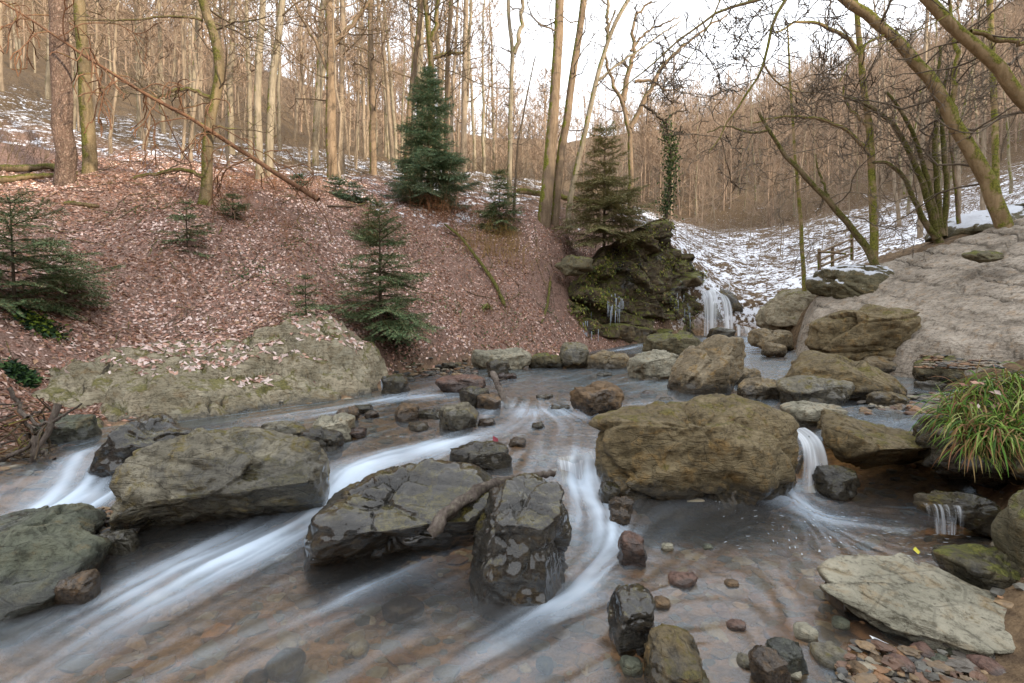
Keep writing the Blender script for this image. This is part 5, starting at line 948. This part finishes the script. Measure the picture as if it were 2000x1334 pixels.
for _ in range(150):
    qx = R.uniform(1380, 1900); qy = 985 + R.random() * 90 + (qx - 1500) * .04 if qx < 1700 else R.uniform(1000, 1085); p = PZ(qx, qy, .008)
    if sdist(p[:1], p[1:2])[0] < .05: continue
    fx, fy = bil(VX, p[:1], p[1:2])[0], bil(VY, p[:1], p[1:2])[0]; s = R.uniform(.004, .022); d = np.array([fx, fy, 0]); w = np.array([-fy, fx, 0]) * R.uniform(.12, .26); p[2] = float(bil(WZ2, p[:1], p[1:2])[0]) + .006
    a.add([p - d * s, p - d * s * .3 + w * s, p + d * s * .6 + w * s * .7, p + d * s, p + d * s * .4 - w * s, p - d * s * .5 - w * s * .8], q=[[0, 3, 2, 1], [0, 5, 4, 3]])
ob('foam_flecks', a.mesh('foam_flecks', MFLECK, smooth=False), kind='stuff', label='white foam flecks turning on the dark pool', category='foam')
# ------------------------------------------------------------------ grass tussocks
GC = .8 * np.array([lin(106, 140, 50), lin(80, 116, 42), lin(134, 156, 74), lin(164, 172, 104), lin(66, 96, 40), lin(156, 132, 84), lin(130, 92, 64)])[:, :3]
def tussock(label, origins, n, ln, wd, flow, R, cat='grass', group=None, name='grass_tussock', cols=GC, up=.5):
    o = np.array(origins); base = o.mean(0); a = Acc(); k = 6
    for _ in range(n):
        i_ = R.integers(0, len(o) - 1); p = o[i_] + (o[i_ + 1] - o[i_]) * R.random() + R.normal(size=3) * np.array([.05, .05, .025]); d = np.array(flow) + R.normal(size=3) * .75; d[2] = abs(d[2]) * .5 + up; d /= np.linalg.norm(d); L = ln * R.uniform(.5, 1.2); q = [p]
        for s in range(k - 1): q.append(q[-1] + d * L / (k - 1)); d = d + np.array([0, 0, -.42]) + np.array(flow) * .05; d /= np.linalg.norm(d)
        q = np.array(q) - base; t = np.gradient(q, axis=0); sd = np.cross(t, R.normal(size=3) * .4 + np.array([0, 0, 1])); sd /= np.linalg.norm(sd, axis=1)[:, None] + 1e-9; ww = wd * R.uniform(.7, 1.3) * np.array([.8, 1, 1, .85, .6, .08])[:, None]
        v = np.concatenate([q - sd * ww, q + sd * ww]); i = np.arange(k - 1); c = cols[R.integers(0, len(cols))] * R.uniform(.75, 1.25); a.add(v, np.stack([i, i + 1, i + 1 + k, i + k], 1), c=c)
    return ob(name, a.mesh(name, MGRASS, smooth=False), loc=base, label=label, category=cat, **({'group': group} if group else {}))
R = np.random.default_rng(61)
# right bank: dark overhang with the hanging tussock
make_rock([(1830, 940), (1850, 890), (1890, 820), (1950, 760), (2050, 735), (2300, 720), (2300, 960), (2100, 985), (1950, 975), (1880, 960)], 'dark', 'dark undercut earth bank below the hanging grass', d=4.0, depth=1.5, sub=6, seed=180, facets=6, rough=.05, fine=.05, strata=.02, name='earth_bank', cat='bank', wl=-9)
tussock('long drooping green grass tussock hanging over the pool', [PD(1850, 828, 3.55), PD(1885, 790, 3.6), PD(1925, 760, 3.65), PD(1985, 742, 3.6), PD(2050, 760, 3.5), PD(1990, 800, 3.45), PD(1940, 820, 3.42), PD(1890, 838, 3.42), PD(1960, 850, 3.35)], 1150, .27, .0042, (-.5, -.4, .0), R, up=.12)
tussock('smaller grass spray hanging at the edge of the undercut bank', [PD(1900, 880, 3.35), PD(1950, 850, 3.3), PD(2000, 850, 3.25)], 420, .3, .0045, (-.25, -.55, .0), R, up=.2)
tussock('grass tuft at the water edge under the open-branched spruce', [PZ(805, 712, .42), PZ(820, 708, .42)], 120, .3, .008, (0, -.4, .3), R)
h_ = hit(945, 610); tussock('small green sedge tuft on the leafy slope', [h_, h_ + [.15, 0, .02]], 60, .25, .008, (0, -.3, .4), R)
make_rock([(1795, 990), (1810, 972), (1870, 975), (1940, 990), (1990, 1010), (1990, 1060), (1900, 1050), (1820, 1010)], 'dark', 'black dripping ledge with a fringe of icicles at the pool edge', d=3.55, depth=.35, sub=5, seed=183, facets=6, rough=.05, strata=.03, wl=-9, name='rock_ledge', cat='rock ledge')
make_rock([(1985, 1010), (2040, 980), (2200, 980), (2200, 1340), (2020, 1340), (1985, 1200), (1975, 1100)], 'mossy', 'mossy earth bank edge at the pebbly corner', d=2.7, depth=.6, sub=5, seed=185, facets=5, rough=.05, wl=-9, name='earth_bank', cat='bank')
# ------------------------------------------------------------------ driftwood, logs, sticks
def log(label, pts, r0, r1, mat, name='log', cat='log', stubs=0, sides=12, bumpy=.16, seed=0, n=26):
    pts = np.array(pts); base = pts[0]; R = np.random.default_rng(seed); p = smooth(pts, n) - base; p[1:-1] += R.normal(size=(n - 2, 3)) * r0 * .12; root = thing(name, label, cat, base); a = Acc(); rr = np.linspace(r0, r1, n); rr[0] *= .75; rr[-1] *= .4; tube(a, p, rr, sides, bumpy, seed)
    ends = len(a.v[0]); v = np.concatenate([a.v[0], [p[0]], [p[-1]]]); t = [[ends, k, (k + 1) % sides] for k in range(sides)] + [[ends + 1, ends - sides + k, ends - sides + (k + 1) % sides] for k in range(sides)]
    b = Acc(); b.add(v, a.q[0], t); ob('trunk', b.mesh('trunk', BM[mat]), root)
    for k in range(stubs):
        i = R.integers(3, n - 3); c = Acc(); d = R.normal(size=3); d[2] = abs(d[2]); branch(c, R, p[i], d, R.uniform(.2, .6), r0 * .35, 1, 2, (0, 2, 0), .0); ob('branch', c.mesh('branch', BM[mat]), root)
    return root
BM['drift'] = barkmat('driftwood', (64, 56, 50), (112, 102, 94), scale=3)
log('weathered grey driftwood log jammed between the two dark boulders', [PD(842, 1040, 3.0), PD(868, 1005, 3.05), PD(905, 975, 3.12), PD(950, 950, 3.25), PD(1010, 938, 3.5), PD(1085, 922, 4.0)], .046, .02, 'drift', 'driftwood_log', seed=3, bumpy=.3, n=34, sides=16)
log('short bark-stripped stick upright between the riffle rocks', [PD(962, 728, 7.9), PD(975, 758, 7.5), PD(992, 798, 7.0)], .05, .04, 'drift', 'driftwood_log', seed=4, stubs=2)
g = lambda x, y, dz=.06: hit(x, y) + np.array([0, 0, dz])
log('bright mossy log lying before the massive scaly trunk, the higher one', [g(-10, 335), g(60, 332), g(100, 330), g(150, 345)], .1, .07, 'mossy', 'mossy_log', seed=5)
log('bright mossy log on the edge of the leaf slope, the lower one', [g(-10, 358), g(60, 352), g(120, 350), g(150, 356)], .08, .05, 'mossy', 'mossy_log', seed=6)
log('thin pale branch bent down the slope above the squared block', [g(868, 455, .25), g(900, 480, .2), g(935, 520, .12), g(965, 560, .1), g(988, 610, .05)], .03, .055, 'mossy', 'fallen_branch', 'branch', seed=7, stubs=3)
log('rotting log across the snow behind the leaning pair', [PD(1010, 372, 20), PD(1100, 385, 19.5), PD(1190, 400, 19)], .12, .07, 'mossy', 'mossy_log', seed=8)
log('short rotten log half sunk in the leaves near the seedling spruce', [g(125, 402, .03), g(160, 405, .05), g(195, 412, .03)], .05, .035, 'mossy', 'mossy_log', seed=9)
log('dark stick lying in the leaves right of the dead pole', [g(640, 405, .03), g(690, 412, .04), g(715, 402, .05)], .03, .02, 'dark', 'fallen_branch', 'branch', seed=10, stubs=2)
log('mossy twig fallen below the mossy ledge on the slope', [g(1075, 560, .05), g(1070, 600, .05), g(1058, 640, .05)], .04, .03, 'mossy', 'fallen_branch', 'branch', seed=11)
pile = thing('twig_pile', 'tangle of grey driftwood twigs and roots beside the side cascade', 'twig pile', PD(60, 860, 4.9))
pb = np.array(pile.location)
for k in range(85):
    c = PD(R.uniform(-40, 105), R.uniform(790, 915), R.uniform(4.55, 5.2)) - pb; d = R.normal(size=3) * np.array([1, .6, .55]); d /= np.linalg.norm(d); L = R.uniform(.15, .5); q = [c - d * L / 2]
    for s in range(6): d = d + R.normal(size=3) * .22; d /= np.linalg.norm(d); q.append(q[-1] + d * L / 6)
    a = Acc(); tube(a, q, np.linspace(R.uniform(.006, .018), .004, 7), 5); ob('twig', a.mesh('twig', BM[['drift', 'twig', 'dark', 'dead'][k % 4]]), pile)
for q, r in (([(40, 800), (75, 835), (130, 808), (160, 790)], .02), ([(110, 790), (90, 850), (60, 900), (40, 940)], .03), ([(20, 760), (40, 800), (60, 845)], .018), ([(0, 900), (60, 870), (90, 830)], .025), ([(85, 880), (105, 915)], .02), ([(70, 850), (65, 910), (20, 940)], .035)):
    a = Acc(); tube(a, smooth(np.array(px(4.65, *q)) - pb, 12) + R.normal(size=(12, 3)) * .008, np.linspace(r, r * .4, 12), 7, .15, 3); ob('twig', a.mesh('twig', BM['drift']), pile)
# fence of the footbridge up the valley
fr_ = thing('wooden_fence', 'rustic rail fence up by the snowy path', 'fence', PD(1605, 525, 15.2)); fb = np.array(fr_.location)
for qx, y0, y1, d in ((1600, 486, 530, 15.4), (1626, 480, 516, 15.9), (1664, 458, 500, 16.6)): a = Acc(); tube(a, np.array([PD(qx, y1 + 8, d), PD(qx, y0, d)]) - fb, [.05, .045], 7); ob('post', a.mesh('post', BM['warm']), fr_)
for (x0, y0, d0), (x1, y1, d1) in (((1598, 492, 15.35), (1652, 496, 14.9)), ((1600, 494, 15.4), (1666, 466, 16.6)), ((1602, 508, 15.4), (1666, 480, 16.6)), ((1604, 520, 15.4), (1666, 494, 16.6))): a = Acc(); tube(a, np.array([PD(x0, y0, d0), PD((x0 + x1) / 2, (y0 + y1) / 2 - 1, (d0 + d1) / 2), PD(x1, y1, d1)]) - fb, [.032, .036, .03], 6); ob('rail', a.mesh('rail', BM['warm']), fr_)
# ------------------------------------------------------------------ shrubs, stalks, evergreen leaves on the slope
def stalks(acc, R, base, n, h, spread, r=.004, segs=4, lean=.25):
    for _ in range(n):
        p = np.array(base) + np.array([R.normal() * spread, R.normal() * spread, 0]); p[2] = float(ground(p[0], p[1])) - .03; d = np.array([R.normal() * lean, R.normal() * lean, 1.]); q = [p]
        for s in range(segs): d = d / np.linalg.norm(d); q.append(q[-1] + d * h * R.uniform(.7, 1.1) / segs); d = d + R.normal(size=3) * .16
        tube(acc, q, np.linspace(r, r * .35, segs + 1), 3)
        for s in range(3):
            i = R.integers(1, segs); e = R.normal(size=3); e[2] = abs(e[2]); e /= np.linalg.norm(e); tube(acc, [q[i], q[i] + e * h * .2, q[i] + e * h * .34 + np.array([0, 0, h * .05])], [r * .6, r * .5, r * .2], 3)
BM['straw'] = barkmat('dry_stalk', (140, 112, 62), (168, 138, 84)); BM['bracken'] = barkmat('dry_bracken', (126, 86, 60), (150, 108, 78))
def shrub(label, qx, qy, n, h, spread, mat, r=.004, cat='shrub'):
    b = hit(qx, qy); a = Acc(); stalks(a, R, b, n, h, spread, r); a.v = [v - b.astype(np.float32) for v in a.v]; return ob('dry_shrub', a.mesh('dry_shrub', BM[mat]), loc=b, label=label, category=cat)
shrub('golden dry shrub on the slope below the leaning pair', 990, 500, 130, .8, .42, 'straw', .004)
shrub('smaller golden stalks beside the pale bent branch', 930, 490, 60, .6, .3, 'straw', .004)
shrub('brown bramble thicket at the foot of the tall dark spruce', 870, 430, 70, .9, .6, 'bracken', .005)
shrub('bare twiggy bush on the bank beside the olive spruce', 1105, 455, 50, 1.0, .4, 'twig', .005)
shrub('rusty bracken halfway down the leafy slope', 560, 460, 60, .45, .5, 'bracken', .004)
shrub('dry bracken clump between the seedling and the outcrop', 300, 570, 50, .4, .45, 'bracken', .004)
shrub('brown brambles above the squared pale block', 930, 590, 60, .4, .5, 'bracken', .004)
shrub('dead bracken under the dead pole', 500, 372, 80, .7, .8, 'bracken', .005)
shrub('thin saplings sprouting behind the fallen pole', 610, 350, 26, 2.4, .9, 'twig', .010, 'saplings')
shrub('tangled brush on the far side of the massive trunk', 40, 320, 60, 1.2, .9, 'twig', .007)
shrub('grey thicket on the ridge beyond the small bushy spruce', 940, 370, 70, 2.2, 1.6, 'twig', .010)
shrub('twiggy undergrowth behind the leaning pair', 1130, 400, 60, 2.0, 1.3, 'twigdark', .010)
# brush poking through the snow
a = Acc(); n = 0
while n < 2000:
    x, y = R.uniform(5, 60), 19 + 56 * R.random() ** 1.2
    if not (.3 * y < x < 1.05 * y): continue
    n += 1; stalks(a, R, (x, y, 0), 1, R.uniform(.25, 1.3) * (1 + .03 * max(y - 35, 0)), .0, .008 + .0003 * max(y - 30, 0), 3, .5)
ob('snowy_brush', a.mesh('snowy_brush', BM['snowtwig']), kind='stuff', label='low snow-dusted brush across the valley floor', category='brush')
a = Acc(); n = 0
while n < 900:
    x, y = R.uniform(-40, 4), R.uniform(15, 44)
    if not (-1.1 * y < x < .12 * y): continue
    n += 1; stalks(a, R, (x, y, 0), 1, R.uniform(.3, 1.6), .0, .007, 3, .4)
ob('undergrowth', a.mesh('undergrowth', BM['twig']), kind='stuff', label='sparse brown undergrowth between the hillside trees', category='undergrowth')
FERN = [lin(58, 84, 44)[:3], lin(76, 104, 54)[:3], lin(50, 72, 44)[:3], lin(92, 112, 60)[:3]]
def leafclump(label, c, n, rad, size, cols, name='evergreen_plant', cat='plant', group=None, acc=None):
    c = np.array(c); a = Acc() if acc is None else acc; q = R.normal(size=(n, 3)) * np.array([rad, rad, rad * .35]); q[:, 2] = np.abs(q[:, 2])
    q[:, 2] += ground(c[0] + q[:, 0], c[1] + q[:, 1]) - c[2]
    nn = R.normal(size=(n, 3)) * .6 + np.array([0, -.3, 1]); nn /= np.linalg.norm(nn, axis=1)[:, None]; u = R.normal(size=(n, 3)); u -= nn * (u * nn).sum(1)[:, None]; u /= np.linalg.norm(u, axis=1)[:, None]; w = np.cross(nn, u); s = size * R.uniform(.5, 1.3, (n, 1))
    v = np.stack([q - u * s, q + w * s * .45, q + u * s, q - w * s * .45], 1).reshape(-1, 3); cc = np.array(cols)[R.integers(0, len(cols), n)] * R.uniform(.7, 1.25, (n, 1)); a.add(v, np.arange(n * 4).reshape(-1, 4), c=np.repeat(cc, 4, 0))
    if acc is not None: a.v[-1] = (a.v[-1] + c).astype(np.float32); return
    return ob(name, a.mesh(name, MNEEDLE, smooth=False), loc=c, label=label, category=cat, **({'group': group} if group else {}))
gc = Acc()
for qx, qy, n, rad in ((470, 540, 90, .22), (505, 530, 70, .2), (590, 510, 60, .22), (545, 555, 50, .15), (655, 545, 60, .2), (885, 490, 60, .2), (800, 470, 50, .2), (1075, 615, 60, .15), (1000, 655, 80, .25), (950, 665, 60, .22), (870, 590, 60, .15), (890, 610, 50, .14), (440, 700, 60, .12), (820, 590, 60, .2), (1005, 620, 40, .12), (330, 405, 60, .25), (270, 415, 50, .2), (600, 475, 50, .2)):
    leafclump(None, hit(qx, qy), n, rad, .03, FERN, acc=gc)
ob('ground_cover', gc.mesh('ground_cover', MNEEDLE, smooth=False), kind='stuff', label='small evergreen leaves sprouting through the fallen leaves', category='ground cover')
leafclump('dark glossy leaf clump beside the wide low spruce', hit(75, 640), 900, .13, .042, [lin(34, 52, 36)[:3], lin(46, 66, 40)[:3], lin(98, 112, 40)[:3]])
leafclump('second dark leafy patch lower down by the twig pile', hit(40, 740), 900, .06, .05, [lin(34, 52, 36)[:3], lin(60, 84, 44)[:3]])
leafclump('dark leafy undergrowth around the foot of the open-branched spruce', hit(770, 655), 900, .24, .04, [lin(40, 54, 36)[:3], lin(58, 76, 44)[:3], lin(90, 60, 48)[:3]])
# ------------------------------------------------------------------ what hangs on the cliff
nu = CLV.shape[1]; a, ai = Acc(), Acc(); cb = np.array(CLIFF.location); R = np.random.default_rng(71)
def cl_pt(u, v): i = int(u * (nu - 1)); return CLV[int(v * (NV - 1)), i] + CLN[i] * .03, CLN[i]
CC = [lin(88, 96, 48)[:3], lin(112, 116, 58)[:3], lin(72, 82, 50)[:3], lin(132, 134, 66)[:3], lin(126, 110, 76)[:3]]
for k in range(85):
    u0, v0 = R.uniform(.05, .8), R.uniform(.15, 1.) ** .7; spr = R.uniform(.15, .4); tone = R.uniform(.7, 1.3)
    for s in range(60):
        p, n_ = cl_pt(min(max(u0 + R.normal() * .018, 0), .99), min(max(v0 - abs(R.normal()) *   .10 * spr * 3, 0), 1)); p = p - cb + R.normal(size=3) * .05; w = R.normal(size=3); w /= np.linalg.norm(w); d = n_ * .5 + np.array([0, 0, -.6]) + w * .7; d /= np.linalg.norm(d); e = np.cross(d, w); e /= np.linalg.norm(e) + 1e-9; z = R.uniform(.025, .06)
        a.add([p, p + d * z + e * z * .5, p + d * z * 2, p + d * z - e * z * .5], q=[[0, 1, 2, 3]], c=1.25 * np.array(CC[R.integers(5)]) * tone)
ob('ivy_and_moss', a.mesh('ivy_and_moss', MNEEDLE, smooth=False), CLIFF, kind='stuff')
m = NT('ice'); m.b.inputs['Transmission Weight'].default_value = .5; MICE = m.done(lin(196, 206, 216), .2, None, .5)
for k in range(60):
    u0 = [.27, .30, .33, .17, .62, .70][k % 6] + R.normal() * .012; p, n_ = cl_pt(u0, R.uniform(.45, .62) if k % 6 < 3 else R.uniform(.3, .5)); L = R.uniform(.15, .5); b = Acc(); tube(b, np.array([p, p - [0, 0, L * .5], p - [0, 0, L]]) - cb + n_ * .08, [.016, .011, .003], 5); ob('icicle', b.mesh('icicle', MICE), CLIFF)
# icicles on the wet boulders
for lab, spots in (('icicles hanging from the tip of the long dark boulder', [(600, 1058, 3.06, 30), (605, 1062, 3.04, 24), (611, 1066, 3.02, 28), (619, 1072, 3.0, 18)]), ('ice fringe at the tip of the outcrop', [(752, 738, 8.0, 22), (757, 742, 8.0, 26), (746, 744, 7.95, 18)])):
    root = thing('ice_fringe', lab, 'icicles', PD(*spots[0][:3])); rb = np.array(root.location)
    for qx, qy, d, L in spots: b = Acc(); p = PD(qx, qy, d) - rb; l = L / F * d; tube(b, np.array([p + [0, 0, .02], p - [0, 0, l * .5], p - [0, 0, l]]), [l * .16, l * .13, l * .03], 6); ob('icicle', b.mesh('icicle', MICE), root)


# dead twigs lying among the leaves
a = Acc(); R = np.random.default_rng(91); n = 0
while n < 420:
    x, y = R.uniform(-13, 4), R.uniform(6, 17)
    if sdist(np.array([x]), np.array([y]))[0] > -.3 or abs(x) > y * 1.05 or x > .3 * y: continue
    n += 1; an = R.uniform(0, 6.28); L = R.uniform(.15, .9); q = np.array([[x + math.cos(an) * L * k / 4 + R.normal() * .02, y + math.sin(an) * L * k / 4 + R.normal() * .02, 0] for k in range(5)]); q[:, 2] = ground(q[:, 0], q[:, 1]) + .015 + .03 * R.random(5); tube(a, q, np.linspace(R.uniform(.004, .011), .003, 5), 4)
ob('fallen_twigs', a.mesh('fallen_twigs', BM['dark']), kind='stuff', label='thin dead twigs scattered among the fallen leaves', category='twigs')
# leaves caught in the tussock
pp = np.array([PD(R.uniform(1880, 2010), R.uniform(745, 850), R.uniform(3.4, 3.7)) for _ in range(60)])
ob('fallen_leaves', leafmesh('fallen_leaves', pp, np.tile([[-.2, -.4, .9]], (60, 1)), R, .022, LC * .8), kind='stuff', label='brown leaves caught in the hanging grass', category='leaves')
